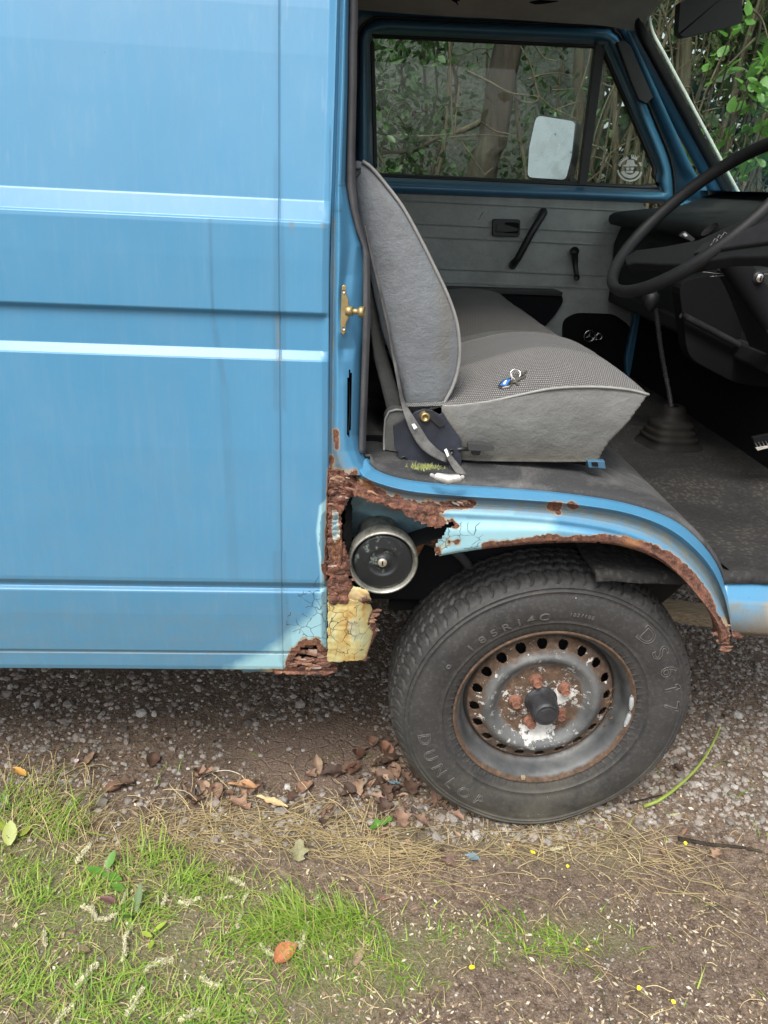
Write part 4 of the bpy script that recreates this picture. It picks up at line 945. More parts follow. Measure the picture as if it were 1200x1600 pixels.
# ---------------- driver's seat
seat = empty('driver_seat'); seat.parent = van; seat['label'] = 'worn grey front seat nearest the open door'
pp = [(690, 634), (712, 634), (760, 628), (810, 617), (860, 607), (910, 604), (950, 605), (985, 609), (1012, 616)]
near = cr([(x, y, 0) for x, y in pp], 60)[:, :2]; E = np.array([U(a, b, .135) for a, b in near])
front = [U(x, y, .135) for x, y in [(1012, 618), (1000, 634), (984, 656), (966, 676), (950, 692), (940, 708), (934, 721)]]
bx = U(680, 634, .135)
def cushion(Y0, Y1, mat_top, mat_side, parent, pipem, crownk=1.0, dx=0.0):
    NS = 44; G = []; cen = []
    for s in np.linspace(0, 1, NS):
        Y = Y0+(Y1-Y0)*s; e = (1-abs(2*s-1)**2.6); sh = .010*(abs(2*s-1)**6)
        row = [(-.33+dx, Y, E[0][2]-.004+.008*e)]
        for k, q in enumerate(E):
            t = k/(len(E)-1); cz = (.022*e+.018*math.sin(math.pi*min(1, t*1.05))*e)*crownk
            cz += .0022*nz(q[0]*14, Y*14, 6)*e
            row.append((q[0]+dx+.014*e*t**3, Y, q[2]+cz-.022*e*t**10))
        for k, q in enumerate(front[1:]): row.append((q[0]+dx+.012*e*(1-k/6), Y, q[2]))
        G.append(row); cen.append([np.clip((s-.34)/.03, 0, 1)*np.clip((.80-s)/.03, 0, 1) if k < len(E)+1 else 0 for k in range(len(row))])
    mb = MB(); mb.grid(G); o = mb.build('seat_cushion', mat_top, parent, True, attrs=dict(centre=np.array(cen).ravel()))
    # near vinyl side, slightly bulged and creased
    poly = [(x, y) for x, y in pp]+[(1000, 634), (984, 656), (966, 676), (950, 692), (940, 708), (934, 721), (870, 722), (800, 721), (740, 720), (716, 718), (712, 690), (700, 664), (690, 645)]
    if parent is seat:
        o2 = msheet('cushion_side', poly, lambda x, y: .136-.010*math.sin(np.clip((y-612)/105, 0, 1)*math.pi)+.002*nz(x*.02, y*.02, 3), mat_side, 3.0, .0, .1, parent=parent, rough=.0006,
               attrs=dict(stain=lambda p: np.clip(.5*soft(-(p[:, 1]-700), 12)+.6*soft(dist_v(p, [(695, 645), (720, 690)])-4, 12)+.3*soft(dist_v(p, [(934, 721), (1000, 640)])-3, 10), 0, 1)))
        mb = MB(); mb.tube(np.vstack([E+np.array([0, -.002, .000]), [E[-1]+np.array([.001, .012, -.003])]]), .0027, 8); mb.build('piping', pipem, parent)
    else:
        mb = MB(); mb.grid([[tuple(q) for q in [(a[0]+dx, Y0, a[2]) for a in E]], [(a[0]+dx, Y0, .84) for a in E]]); mb.build('cushion_side', mat_side, parent)
    mb = MB(); mb.grid([[(a[0]+dx, Y1, a[2]) for a in E], [(a[0]+dx, Y1, .85) for a in E]]); mb.build('cushion_side', mat_side, parent)
cushion(.135, .635, M['cloth'], M['vinyl2'], seat, M['piping'])
bo = [(554, 250), (566, 252), (580, 262), (600, 285), (628, 322), (655, 370), (680, 420), (701, 465), (714, 505), (718.5, 545), (716, 575), (708, 603), (697, 624), (692, 632), (668, 640), (643, 645), (634, 630), (625, 600), (611, 560), (598, 520), (588, 480), (580, 440), (573, 400), (560, 340), (552, 280)]
bp = np.array([U(x, y, .165)[[0, 2]] for x, y in bo]); outl = cr(bp, 110, True)
G = pillow(outl, .150, .60, .010, 16, .012, 16, .012); mb = MB(); mb.grid(G, closed_v=True)
Vb = np.array(mb.v); Pb = PX(Vb)
stn = .9*soft(dist_v(Pb, [(694, 455), (700, 500), (694, 545), (690, 560)])-5, 14)+.35*soft(dist_v(Pb, [(585, 285), (650, 400)])-2, 9)+.5*soft(dist_v(Pb, [(700, 560), (692, 620)])-1, 8)
nN = 16*110; fm = [0 if max(f) < nN+110 else 1 for f in mb.f]
o = obj('backrest', mb.v, mb.f, None, seat, True, attrs=dict(stain=np.clip(stn, 0, 1)), mats=[M['vinyl'], M['cloth']], fmat=fm)
pe = cr([(x, y, 0) for x, y in bo[1:15]], 70)[:, :2]
mb = MB(); mb.tube([U(a, b, .152) for a, b in pe], .0032, 8); mb.build('piping', M['piping_d'], seat)
mb = MB(); mb.tube([U(x, y, .150) for x, y in [(553, 272), (556, 264), (563, 263), (562, 270), (556, 275)]], .0022, 6); mb.build('zip_pull', M['black'], seat)
# rear shell of the backrest seen behind the belt
bk = [(573, 400), (580, 440), (592, 500), (603, 545), (616, 590), (628, 630), (634, 650), (615, 655), (604, 640), (594, 600), (584, 560), (577, 500), (570, 440)]
plate('backrest_shell', bk, .20, .34, M['vinyl2'], seat, .01)
# hinge
pl_ = plate('hinge_cover', rounded([(601, 703), (601, 650), (611, 640), (640, 641), (640, 705), (618, 706)], [3, 8, 5, 1, 1, 5], 5), .150, .03, M['vinyl2'], seat, .003)
mb = MB(); mb.tube([U(x, y, .148) for x, y in [(600, 703), (600, 680), (602, 655), (608, 643), (620, 640), (634, 641)]], .0022, 6); mb.build('piping', M['piping_d'], seat)
hb = plate('hinge_bracket', [(614, 665), (635, 653), (650, 643), (662, 639), (675, 641), (687, 648), (692, 644), (699, 656), (721, 687), (721, 727), (622, 726), (622, 706), (617, 702)], .118, .004, simple('bracket_black', (.017, .020, .030), .5, 0, .3, 90, .4), seat, .001)
mb = MB(); mb.grid(lathe([(.0115, .002), (.0110, -.002), (.0090, -.004), (.0088, -.0065), (.0065, -.0075), (.0045, -.0070), (.0040, -.003), (.0005, -.003)], 24, U(664, 651, .118)), closed_v=True); mb.build('hinge_bolt', M['brass'], seat)
for x, y, r_ in ((631, 718, .0075), (705, 705, .005)):
    mb = MB(); mb.grid(lathe([(r_, .001), (r_, -.003), (r_*.75, -.0035), (r_*.65, -.001), (.0004, -.0005)], 20, U(x, y, .118)), closed_v=True); mb.build('bracket_eyelet', M['black'], seat)
plate('bracket_flange', [(664, 640), (676, 641), (696, 665), (686, 668), (668, 652)], .113, .004, M['black'], seat, .001)
lv = plate('recline_lever', rounded([(731, 693), (755, 694), (773, 698), (771, 704), (752, 705), (732, 704)], 2.5, 4), .096, .014, M['rubber'], seat, .003)
mb = MB(); mb.tube([U(716, 702, .12), U(735, 701, .105)], .004, 8); mb.build('lever_rod', M['black'], seat)
plate('lever_foot', [(735, 704), (752, 705), (750, 712), (738, 711)], .104, .008, M['black'], seat, .002)
mb = MB(); mb.box(tuple(U(722, 731, .15)), tuple(U(930, 716, .15)+np.array([0, .02, .004]))); 
r0, r1 = U(720, 729, .13), U(925, 729, .13)
for ya in (.145, .52): mb = MB(); mb.box((r0[0], ya, .853), (r1[0], ya+.03, .868)); mb.build('seat_runner', M['black'], seat, False)
plate('runner_end', [(918, 720), (945, 720), (947, 733), (920, 731)], .125, .012, simple('runner_blue', (.06, .14, .22), .4, .3), seat, .0015)
plate('runner_end', [(925, 723), (934, 723), (935, 729), (926, 728)], .121, .004, M['blackm'], seat, 0)

# ---------------- passenger's seat
ps = empty('passenger_seat'); ps.parent = van; ps['label'] = 'brown grey passenger seat behind the driver seat, in shade'
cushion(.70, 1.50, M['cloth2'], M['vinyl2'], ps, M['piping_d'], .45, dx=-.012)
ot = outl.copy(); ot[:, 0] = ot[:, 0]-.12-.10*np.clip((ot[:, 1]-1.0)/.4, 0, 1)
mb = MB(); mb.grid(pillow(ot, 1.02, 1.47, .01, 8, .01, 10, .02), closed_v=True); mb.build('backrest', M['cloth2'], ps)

# ---------------- seat belt
def ribbon(name, pts, wid, mat, parent, th=.0012):
    """pts: (x, y, Y, half width px, angle)"""
    P_ = cr([(a[0], a[1], a[2], a[3], a[4]) for a in pts], 70); G = []
    for x, y, Y, hw, an in P_:
        dx, dy = math.cos(an)*hw, math.sin(an)*hw; G.append([U(x+dx*k, y+dy*k, Y+.004*k*k*0+.003*k) for k in (-1, -.5, 0, .5, 1)])
    mb = MB(); mb.grid(G); o = mb.build(name, mat, parent); solid(o, th); return o
sb = empty('seat_belt'); sb.parent = van; sb['label'] = 'frayed grey seat belt hanging down beside the backrest'
ribbon('belt_webbing', [(571, 352, .13, 1.5, 0), (577, 380, .13, 1.8, .1), (585, 415, .128, 2.0, .1), (597, 465, .126, 2.2, .1), (607, 510, .124, 2.2, .1), (614, 548, .122, 2.2, 0), (620, 580, .118, 2.2, 0), (629, 625, .112, 3, -.1), (638, 648, .106, 6, -.25), (650, 672, .104, 8.5, -.45), (664, 694, .103, 8.5, -.75), (682, 709, .103, 7, -.95), (700, 719, .102, 5, -.8)], 0, M['belt'], sb)
ribbon('belt_webbing', [(697, 703, .098, 3, -.2), (704, 716, .094, 4.5, -.4), (711, 727, .088, 5.5, -.6), (719, 737, .080, 6, -.7), (725, 744, .074, 5, -.7)], 0, m_rubber('belt_dark', (.03, .03, .03), (.30, .30, .28), .6, 3), sb)
plate('belt_label', [(643, 663), (648, 662), (652, 668), (647, 671)], .0955, .001, M['white'], sb, 0)
plate('belt_label', [(694, 703), (698, 701), (702, 712), (699, 714)], .092, .001, M['white'], sb, 0)
mb = MB(); a0 = UZ(682, 744, .862); a1 = UZ(716, 747, .862)
mb.tube([a0, (a0+a1)/2+np.array([0, -.012, 0]), a1], [.006, .009, .007], 10); mb.build('floor_anchor', simple('anchor_steel', (.45, .44, .42), .45, .5, .4, 150, .4), sb)
mb = MB(); mb.tube(cr([UZ(674, 742, .855), UZ(690, 750, .855), UZ(712, 752, .855), UZ(723, 745, .856)], 10), .0035, 8); mb.build('anchor_loop', simple('anchor_dusty', (.30, .29, .27), .7), sb)

# ---------------- passenger door with everything fixed to it
YD = 1.64
door = empty('passenger_door'); door.parent = van; door['label'] = 'closed far door, grey vinyl card inside blue frame'
WG = rounded([(578, 53), (930, 70), (944, 74), (1026, 262), (1024, 296), (584, 276)], [22, 6, 8, 6, 16, 14], 8)
FO = rounded([(561, 28), (962, 44), (1050, 258), (1053, 319), (556, 301)], [42, 26, 30, 18, 14], 10)
cen = (800, 175)
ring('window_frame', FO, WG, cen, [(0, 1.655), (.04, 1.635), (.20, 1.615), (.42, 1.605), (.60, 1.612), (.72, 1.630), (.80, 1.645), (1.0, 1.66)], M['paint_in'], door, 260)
WG2 = rounded([(585, 60), (927, 76), (938, 80), (1018, 262), (1016, 289), (590, 270)], [20, 6, 8, 6, 14, 12], 8)
ring('window_gasket', WG, WG2, cen, [(-.03, 1.640), (.1, 1.632), (.6, 1.634), (1, 1.65)], M['black'], door, 260)
# inner ledge facing bottom of frame
plate('window_pane', [(583, 56), (930, 72), (906, 288), (587, 276)], 1.655, .004, M['glass'], door, 0)
plate('quarter_pane', [(941, 74), (1021, 262), (1020, 293), (914, 289)], 1.655, .004, M['glass'], door, 0)
plate('window_divider', [(931, 66), (946, 76), (917, 291), (904, 290)], 1.632, .026, M['black'], door, .003)
# emblem sticker: bearded man with hat inside a ring
stk = empty('x'); bpy.data.objects.remove(stk)
sx, sy, ss = 984.5, 263.5, .95
def SP(pts): return [((sx+(a-550)*.0833*ss), (sy+(b-520)*.0833*ss)) for a, b in pts]
smb = MB()
def spoly(pts):
    P_ = [U(x, y, 1.6530) for x, y in SP(pts)]; smb.add(P_, [tuple(range(len(P_)))])
def sarc(a0, a1, r0, r1, m=14, cx=548, cy=520, jag=0):
    an = np.linspace(R(a0), R(a1), m)
    for k in range(m-1):
        j0 = jag*((k % 2)-.5); spoly([(cx+r0*math.cos(an[k]), cy-r0*math.sin(an[k])), (cx+(r1+j0)*math.cos(an[k]), cy-(r1+j0)*math.sin(an[k])), (cx+(r1+j0)*math.cos(an[k+1]), cy-(r1+j0)*math.sin(an[k+1])), (cx+r0*math.cos(an[k+1]), cy-r0*math.sin(an[k+1]))])
sarc(186, 345, 222, 258, 26); sarc(98, 168, 190, 240, 16, jag=26); sarc(52, 84, 200, 262, 9, jag=30); sarc(12, 34, 205, 250, 6, jag=20)
sarc(200, 340, 120, 190, 20)
spoly([(420, 455), (470, 440), (495, 350), (520, 342), (580, 342), (625, 350), (645, 430), (695, 452), (690, 475), (430, 475)])
spoly([(455, 580), (480, 562), (600, 562), (622, 580), (600, 605), (480, 605)])
spoly([(470, 500), (540, 497), (535, 545), (480, 548)]); spoly([(560, 497), (630, 500), (610, 548), (560, 545)])
t = NT('decal_white'); t.t.nodes.remove(t.bs); t.t.links.new(t.n('ShaderNodeMixShader', {0: .55, 1: t.n('ShaderNodeBsdfDiffuse', {'Color': (.9, .9, .9)}), 2: t.n('ShaderNodeBsdfTranslucent', {'Color': (.95, .95, .95)})}), t.out.inputs[0]); smb.build('window_sticker', t.m, door, False)
# card
cardp = [(590, 296), (1000, 314), (1010, 326), (996, 334), (992, 600), (560, 600), (560, 293)]
crd = plate('door_card', cardp, 1.640, .01, M['card'], door, 0)
zc = [U(740, y, YD)[2] for y in (318, 353, 373, 421.7, 442.5, 560)]
for z in zc:
    mb = MB(); mb.box((-.30, 1.6365, z-.0018), (.555, 1.6399, z+.0018)); mb.box((-.30, 1.6355, z-.0030), (.555, 1.6399, z-.0022)); bevel(mb.build('card_welt', M['card'], door, False), .0008, 1)
dh = plate('inner_handle_bezel', rounded([(770, 342), (813.5, 343), (812, 370), (769.5, 369)], 4, 4), 1.622, .018, M['black'], door, .003)
plate('handle_recess', rounded([(789, 347), (811, 348), (810, 365), (786, 364)], 3.5, 4), 1.6205, .002, M['blackm'], door, 0)
plate('handle_lever', rounded([(776, 350), (790, 351), (809, 357), (809, 361), (790, 363), (775, 362)], 1.5, 3), 1.616, .005, M['black'], door, .001)
mb = MB(); mb.tube(cr([U(801, 415, 1.635), U(804, 410, 1.600), U(810, 402, 1.585), (U(830, 365, 1.575)), U(845, 340, 1.585), U(849, 333, 1.60), U(849, 331, 1.636)], 24), [.014]*4+[.0125]*16+[.014]*4, 10); mb.build('door_pull', M['black'], door)
mb = MB(); mb.tube([U(897, 393, 1.636), U(898, 393, 1.605)], .016, 16); mb.tube([U(898, 395, 1.606), U(899, 415, 1.600), U(901, 432, 1.592)], [.0125, .0095, .0085], 12); mb.tube([U(901, 434, 1.60), U(901, 434, 1.572)], .011, 14); mb.build('window_crank', M['black'], door)
pk = plate('door_pocket', rounded([(690, 450), (876, 456), (881, 470), (868, 492), (850, 512), (700, 512)], [2, 2, 6, 8, 2, 2], 4), 1.585, .055, M['blackm'], door, .004)
plate('pocket_rim', [(680, 449), (870, 454.5), (880, 457), (878, 463), (680, 456)], 1.575, .06, M['black'], door, .002)
spk = rounded([(880, 500), (900, 489), (960, 491), (986, 510), (986, 560), (970, 590), (900, 590), (878, 550)], 9, 4)
plate('speaker_recess', spk, 1.630, .012, M['blackm'], door, .004)
c_ = U(921, 525, 1.60)
mb = MB(); mb.tube([c_+.020*np.array([math.cos(a), 0, math.sin(a)]) for a in np.linspace(0, 2*math.pi, 33)], .0028, 8, False)
for k in range(3): a = R(90+120*k); mb.tube([c_, c_+.020*np.array([math.cos(a), 0, math.sin(a)])], .002, 6)
c2 = c_+np.array([.036, 0, -.001]); mb.tube([c2+.011*np.array([math.cos(a), 0, math.sin(a)]) for a in np.linspace(0, 2*math.pi, 25)], .0028, 8, False)
mb.tube([c_+np.array([.015, 0, .014]), c2+np.array([0, 0, .011])], .002, 6); mb.tube([c_+np.array([.015, 0, -.014]), c2+np.array([0, 0, -.011])], .002, 6)
mb.tube([c_+np.array([0, .03, 0]), c_], .006, 8)
mb.build('chrome_trinket', M['chrome'], door)
mb = MB(); mb.tube([U(748, 343, 1.639), U(755, 332, 1.639)], .0012, 5); mb.build('card_scratch', M['piping_d'], door)
# exterior mirror seen through the glass
wm_ = empty('wing_mirror'); bpy.data.objects.remove(wm_)
mpx = rounded([(838, 180), (899, 190), (893, 245), (884, 281), (824, 277), (827, 230)], [10, 7, 5, 7, 8, 5], 4)
ddy = [(.10-(x-824)/75*.10) for x, y in mpx]
ce = np.mean(np.array(mpx), 0)
mn_ = np.array([-.75, -.62, .22]); mn_ /= np.linalg.norm(mn_); mc0 = U(860, 232, 2.04)
def PN(x, y, p0, n):
    d = CF+CR*((x-600)/FPX)-CU*((y-800)/FPX); return CC+d*(((p0-CC) @ n)/(d @ n))
def mplate(name, px, off, th, mat):
    P_ = [PN(x, y, mc0+mn_*off, mn_) for x, y in px]; n = len(P_); m = MB(); m.add(P_+[p-mn_*th for p in P_], [tuple(range(n)), tuple(range(2*n-1, n-1, -1))]+[(i, i+n, (i+1) % n+n, (i+1) % n) for i in range(n)]); return m.build(name, mat, door, False)
bevel(mplate('wing_mirror_housing', [tuple(ce+(np.array(q)-ce)*1.06) for q in mpx], 0, .04, M['black']), .004); mplate('wing_mirror_glass', mpx, .003, .002, M['mirror'])
mb = MB(); mb.tube(cr([U(890, 276, 1.99), U(902, 290, 1.85), U(912, 300, 1.70)], 8), .010, 8); mb.build('wing_mirror_arm', M['black'], door)

# ---------------- body round the far door
SO = [(480, -120), (1010, -60), (1105, 300), (1125, 340), (1010, 620), (540, 620), (480, 300)]
FO2 = rounded([(566, 34), (958, 50), (1044, 258), (1046, 303), (566, 290)], [42, 26, 30, 18, 14], 10)
mbp = []
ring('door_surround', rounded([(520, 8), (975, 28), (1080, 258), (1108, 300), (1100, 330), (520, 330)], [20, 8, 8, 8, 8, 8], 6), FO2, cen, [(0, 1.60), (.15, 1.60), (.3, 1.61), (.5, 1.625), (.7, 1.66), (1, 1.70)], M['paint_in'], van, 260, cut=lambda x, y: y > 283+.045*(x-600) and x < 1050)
FO3 = rounded([(557, 24), (965, 40), (1055, 257), (1058, 325), (552, 307)], [42, 26, 30, 18, 14], 10)
ring('door_seal', FO3, FO, cen, [(0, 1.632), (.4, 1.622), (1, 1.645)], M['black'], van, 260, cut=lambda x, y: y > 285+.045*(x-600) and x < 1045)
plate('far_sill', [(940, 500), (1012, 470), (1016, 620), (940, 640)], 1.655, .02, M['paint_in'], van, .004)
plate('a_post', [(985, 330), (1012, 340), (1008, 500), (996, 600), (980, 640), (978, 560), (990, 500)], 1.60, .03, M['paint_in'], van, .008)
plate('demister_strip', [(964, 66), (973.5, 61.5), (985, 70), (1021, 152), (1011, 163), (998, 156), (985, 125)], 1.575, .02, M['black'], van, .003)
# windscreen
A0, A1 = U(985, 34, 1.60), U(1130, 300, 1.60)
up = (A0-A1); up = np.array([up[0], 0, up[2]])
def WS(a, Y): return A1+np.array([0, Y-1.6, 0])+up*a+np.array([.06*(1-((Y-.92)/.72)**2), 0, .02*(1-((Y-.92)/.72)**2)])
G = [[WS(a, Y) for Y in np.linspace(.24, 1.585, 20)] for a in np.linspace(-.15, 1.14, 12)]
mb = MB(); mb.grid(G); ws = mb.build('windscreen', M['screen'], van); solid(ws, .005)
def wtube(name, mat, r_, off, dd=(0, 0, 0)):
    P_ = [WS(a, 1.585+off) for a in np.linspace(-.12, .92, 14)]+[WS(.98, 1.57+off), WS(1.03, 1.54+off), WS(1.08, 1.48+off*0)]+[WS(1.10, Y) for Y in np.linspace(1.40, .30, 16)]
    P_ = cr(np.array(P_)+np.array(dd), 90); m = MB(); m.tube(P_, r_, 10); return m.build(name, mat, van)
wtube('windscreen_seal', M['black'], .016, 0); wtube('windscreen_trim', simple('pale_trim', (.55, .58, .55), .5), .006, -.020, (.02, -.004, 0))
mb = MB(); P_ = [WS(a, 1.625) for a in np.linspace(-.12, 1.02, 12)]; mb.tube(P_, .032, 12); mb.build('a_pillar', M['paint_in'], van)
mb = MB(); mb.tube([WS(a, .235)+np.array([0, 0, 0]) for a in np.linspace(-.12, 1.1, 8)], .035, 12); mb.build('a_pillar', M['paint_in'], van)
hd = MB(); hd.tube([np.array([.365, Y, 1.89]) for Y in np.linspace(.22, 1.62, 6)], .03, 8); hd.build('screen_header', M['paint_in'], van)
# pale patch of wiper and scuttle
def WP(x, y, n0=WS(.5, 1.5), lift=0.0):
    e1 = np.array([0, 1.0, 0]); nn = np.cross(up, e1); nn /= np.linalg.norm(nn); d = CF+CR*((x-600)/FPX)-CU*((y-800)/FPX); p0 = A1+np.array([.045, 0, .015])+nn*lift
    return CC+d*(((p0-CC) @ nn)/(d @ nn))
mb = MB(); P_ = [WP(1105+13.5*math.cos(a), 262+13.5*math.sin(a)) for a in np.linspace(0, 2*math.pi, 25)[:-1]]; mb.add(P_, [tuple(range(24))])
t = NT('tax_disc_plastic'); mtd = t.fin((.05, .05, .055), .4); o = mb.build('licence_disc_holder', mtd, van, False); solid(o, .004)
rvm = empty('x'); bpy.data.objects.remove(rvm)
rm_ = plate('rear_view_mirror', rounded([(1063, 4), (1090, -10), (1158, -28), (1161, 35), (1140, 42), (1066, 59), (1060, 50)], [3, 5, 5, 8, 4, 8, 4], 4), .90, .030, M['black'], van, .004, dY=None)
mb = MB(); mb.tube([U(1110, 10, .93), U(1128, -30, .95), U(1125, -60, .92)], .007, 8); mb.build('mirror_stem', M['black'], van)

# ---------------- dashboard
mb = MB()
def dash_z(y): return 1.248
dx0 = .505
prof_d = [(dx0+.03, 1.00), (dx0+.02, 1.15), (dx0+.035, 1.205), (dx0-.004, 1.212), (dx0-.014, 1.225), (dx0-.012, 1.240), (dx0+.002, 1.250), (dx0+.03, 1.256), (dx0+.12, 1.268), (dx0+.24, 1.285), (dx0+.30, 1.31), (dx0+.34, 1.325), (dx0+.42, 1.33)]
G = [[(x+.05*max(0, (.75-Y))*0, Y, z) for x, z in prof_d] for Y in np.linspace(.45, 1.60, 24)]
mb.grid(G); b = len(mb.v); mb.v += [tuple(G[-1][k]) for k in range(len(prof_d))]+[(dx0+.42, 1.60, 1.0)]; mb.f.append(tuple(range(b, b+len(prof_d)+1)))
b = len(mb.v); mb.v += [tuple(G[0][k]) for k in range(len(prof_d))]+[(dx0+.42, .45, 1.0)]; mb.f.append(tuple(reversed(range(b, b+len(prof_d)+1))))
mb.build('dashboard', M['dash'], van); 
mb = MB(); mb.box((dx0+.02, .45, .95), (dx0+.10, 1.58, 1.00)); bevel(mb.build('dash_shelf', M['dash'], van, False), .01)
mb = MB(); mb.box((dx0+.16, .12, .64), (dx0+.20, 1.60, 1.20)); mb.build('lower_bulkhead', M['blackm'], van, False)
plate('lower_dash_pad', rounded([(1060, 440), (1240, 400), (1240, 610), (1150, 600), (1075, 560)], [20, 5, 5, 20, 20], 5), .62, .05, M['blackm'], van, .02)
mb = MB(); mb.tube(cr([U(1065, 492, .60), U(1110, 515, .60), U(1163, 543, .60)], 10), .008, 8); mb.build('parcel_shelf_edge', M['dash'], van)
# instrument cowl
G = []
for Y in np.linspace(.20, .52, 12):
    s = (Y-.36)/.16; h = max(0, 1-s**4)**.5; G.append([(.50, Y, 1.20), (.505, Y, 1.24+.07*h), (.53, Y, 1.26+.105*h), (.60, Y, 1.27+.11*h), (.70, Y, 1.29+.05*h), (.76, Y, 1.30)])
mb = MB(); mb.grid(G); mb.build('instrument_cowl', M['black'], van)
# steering wheel
t_ = .79902; sc0 = np.array([.2514, .3412, 1.2780]); av = np.array([math.cos(t_), 0, math.sin(t_)]); bv = np.array([-.0, 1, 0]); nv_ = np.array([-math.sin(t_), 0, math.cos(t_)])
sw = empty('steering_wheel'); sw.parent = van
mb = MB(); P_ = [sc0+.2*(math.cos(a)*av+math.sin(a)*bv) for a in np.linspace(0, 2*math.pi, 97)[:-1]]
G = []
for a in np.linspace(0, 2*math.pi, 97)[:-1]:
    rad_ = math.cos(a)*av+math.sin(a)*bv; G.append([sc0+rad_*(.2+.0108*math.cos(q))+nv_*(.0132*math.sin(q)) for q in np.linspace(0, 2*math.pi, 15)[:-1]])
mb.grid(G, closed_u=True, closed_v=True); mb.build('rim', M['grip'], sw)
def WPl(x, y, off):
    d = CF+CR*((x-600)/FPX)-CU*((y-800)/FPX); p0 = sc0+nv_*off; return CC+d*(((p0-CC) @ nv_)/(d @ nv_))
def splate(name, px, off, th, mat, bev=.004):
    P_ = [WPl(x, y, off) for x, y in px]; n = len(P_); v = P_+[p-nv_*th for p in P_]
    f = [tuple(range(n)), tuple(range(2*n-1, n-1, -1))]+[(i, i+n, (i+1) % n+n, (i+1) % n) for i in range(n)]
    o = obj(name, v, f, mat, sw, False); bevel(o, bev, 3, 30); return o
splate('spoke', [(974, 403), (994, 390), (1040, 384), (1092, 374), (1140, 352), (1200, 328), (1250, 330), (1250, 400), (1140, 402), (1074, 413), (1030, 413), (990, 411), (978, 414)], -.004, .022, M['grip'])
splate('horn_pad', [(1082, 396), (1098, 380), (1140, 366), (1240, 330), (1240, 372), (1150, 384)], .003, .01, M['black'], .003)
mb = MB(); mb.tube([sc0-nv_*.03, sc0-nv_*.10, sc0-nv_*.75], [.018, .026, .028], 16); mb.build('steering_column', M['blackm'], van)
# raised arrow marks on the horn pad
mk = simple('pad_mark', (.13, .13, .13), .6)
for (x, y) in ((1112, 384), (1117, 376), (1124, 370), (1132, 366)):
    m = MB(); m.tube([WPl(x-3, y+2, .004), WPl(x, y-3, .004), WPl(x+4, y-1, .004), WPl(x+1, y+3, .004)], .0009, 5); m.build('pad_mark', mk, sw)
plate('indicator_stalk', rounded([(1062, 369), (1071, 361), (1087, 374), (1082, 378)], 1.5, 3), .50, .012, M['black'], van, .002)
plate('stalk_symbol', [(1067, 366), (1071, 364), (1075, 368), (1071, 370)], .498, .001, simple('grey_print', (.35, .35, .35), .6), van, 0)
plate('column_shroud', rounded([(1160, 430), (1215, 420), (1260, 560), (1215, 560), (1180, 470)], [6, 4, 4, 4, 6], 4), .33, .12, M['dash'], van, .008)
ig = empty('ignition_lock'); ig.parent = van
c_ = U(1185, 434, .315); mb = MB(); mb.grid(lathe([(.013, .03), (.0125, 0), (.011, -.003), (.0095, -.003), (.009, -.006), (.0005, -.0065)], 24, c_), closed_v=True); mb.build('lock_housing', M['black'], ig)
mb = MB(); mb.grid(lathe([(.0088, -.004), (.0085, -.008), (.0075, -.009), (.0005, -.009)], 24, c_), closed_v=True); mb.build('lock_barrel', M['chrome'], ig)
mb = MB(); mb.box((c_[0]-.001, c_[1]-.0105, c_[2]-.005), (c_[0]+.001, c_[1]-.008, c_[2]+.005)); mb.build('key_slot', M['blackm'], ig, False)
mb = MB()
for a, b in (((1098, 425), (1200, 428)), ((1150, 390), (1178, 427)), ((1110, 432), (1165, 422)), ((1130, 428), (1190, 438)), ((1143, 366), (1165, 412))): mb.tube([U(*a, .36), U((a[0]+b[0])/2, (a[1]+b[1])/2+3, .345), U(*b, .325)], .00035, 4)
mb.build('cobweb', simple('web_silk', (.6, .6, .6), .6), van)
# gear lever and gaiter
gl = empty('gear_lever'); gl.parent = van
gc = U(1048, 692, .77)
def sq(cx, cy, z, a, b, n=40, p=4.0, rot=.15):
    out = []
    for k in range(n):
        q = 2*math.pi*k/n; c, s = math.cos(q), math.sin(q); r_ = (abs(c)**p+abs(s)**p)**(-1/p); x, y = a*r_*c, b*r_*s
        out.append((cx+x*math.cos(rot)-y*math.sin(rot), cy+x*math.sin(rot)+y*math.cos(rot), z))
    return out
zb_ = U(1048, 705, .77)[2]; G = []
for (dz, a, b, sx_) in [(-.012, .098, .098, 0), (.006, .100, .100, 0), (.012, .092, .092, 0), (.014, .078, .080, -.006), (.030, .070, .070, -.008), (.040, .060, .062, -.010), (.044, .064, .064, -.010), (.050, .060, .060, -.010), (.053, .052, .054, -.010), (.060, .057, .056, -.010), (.068, .053, .052, -.010), (.071, .046, .046, -.010), (.078, .050, .049, -.010), (.088, .046, .044, -.010), (.092, .038, .036, -.010), (.095, .034, .033, -.010), (.112, .030, .030, -.010), (.128, .026, .026, -.010), (.132, .020, .020, -.010), (.130, .010, .010, -.010)]:
    G.append(sq(gc[0]+sx_+.004*nz(dz*60, 1), .77, zb_+dz+.0, a*1.12, b*1.05, p=3.2 if dz < .09 else 2.2))
mb = MB(); mb.grid(G, closed_v=True); mb.build('gaiter', M['gaiter'], gl)
mb = MB(); mb.grid([sq(gc[0]+.01, .77, z, a, b, 48, 3.0) for z, a, b in ((zb_-.07, .19, .19), (zb_-.045, .165, .16), (zb_-.020, .145, .14), (zb_-.011, .125, .12), (zb_-.010, .02, .02))], closed_v=True); mb.build('tunnel_plinth', M['floordk'], van)
lev = cr([U(1049, 640, .77), U(1046, 615, .775), U(1040, 585, .78), U(1032, 540, .77), U(1026, 495, .75), U(1021, 475, .74)], 24)
mb = MB(); mb.tube(lev, .0065, 12); mb.build('lever_rod', simple('lever_steel', (.09, .09, .095), .25, .6), gl)
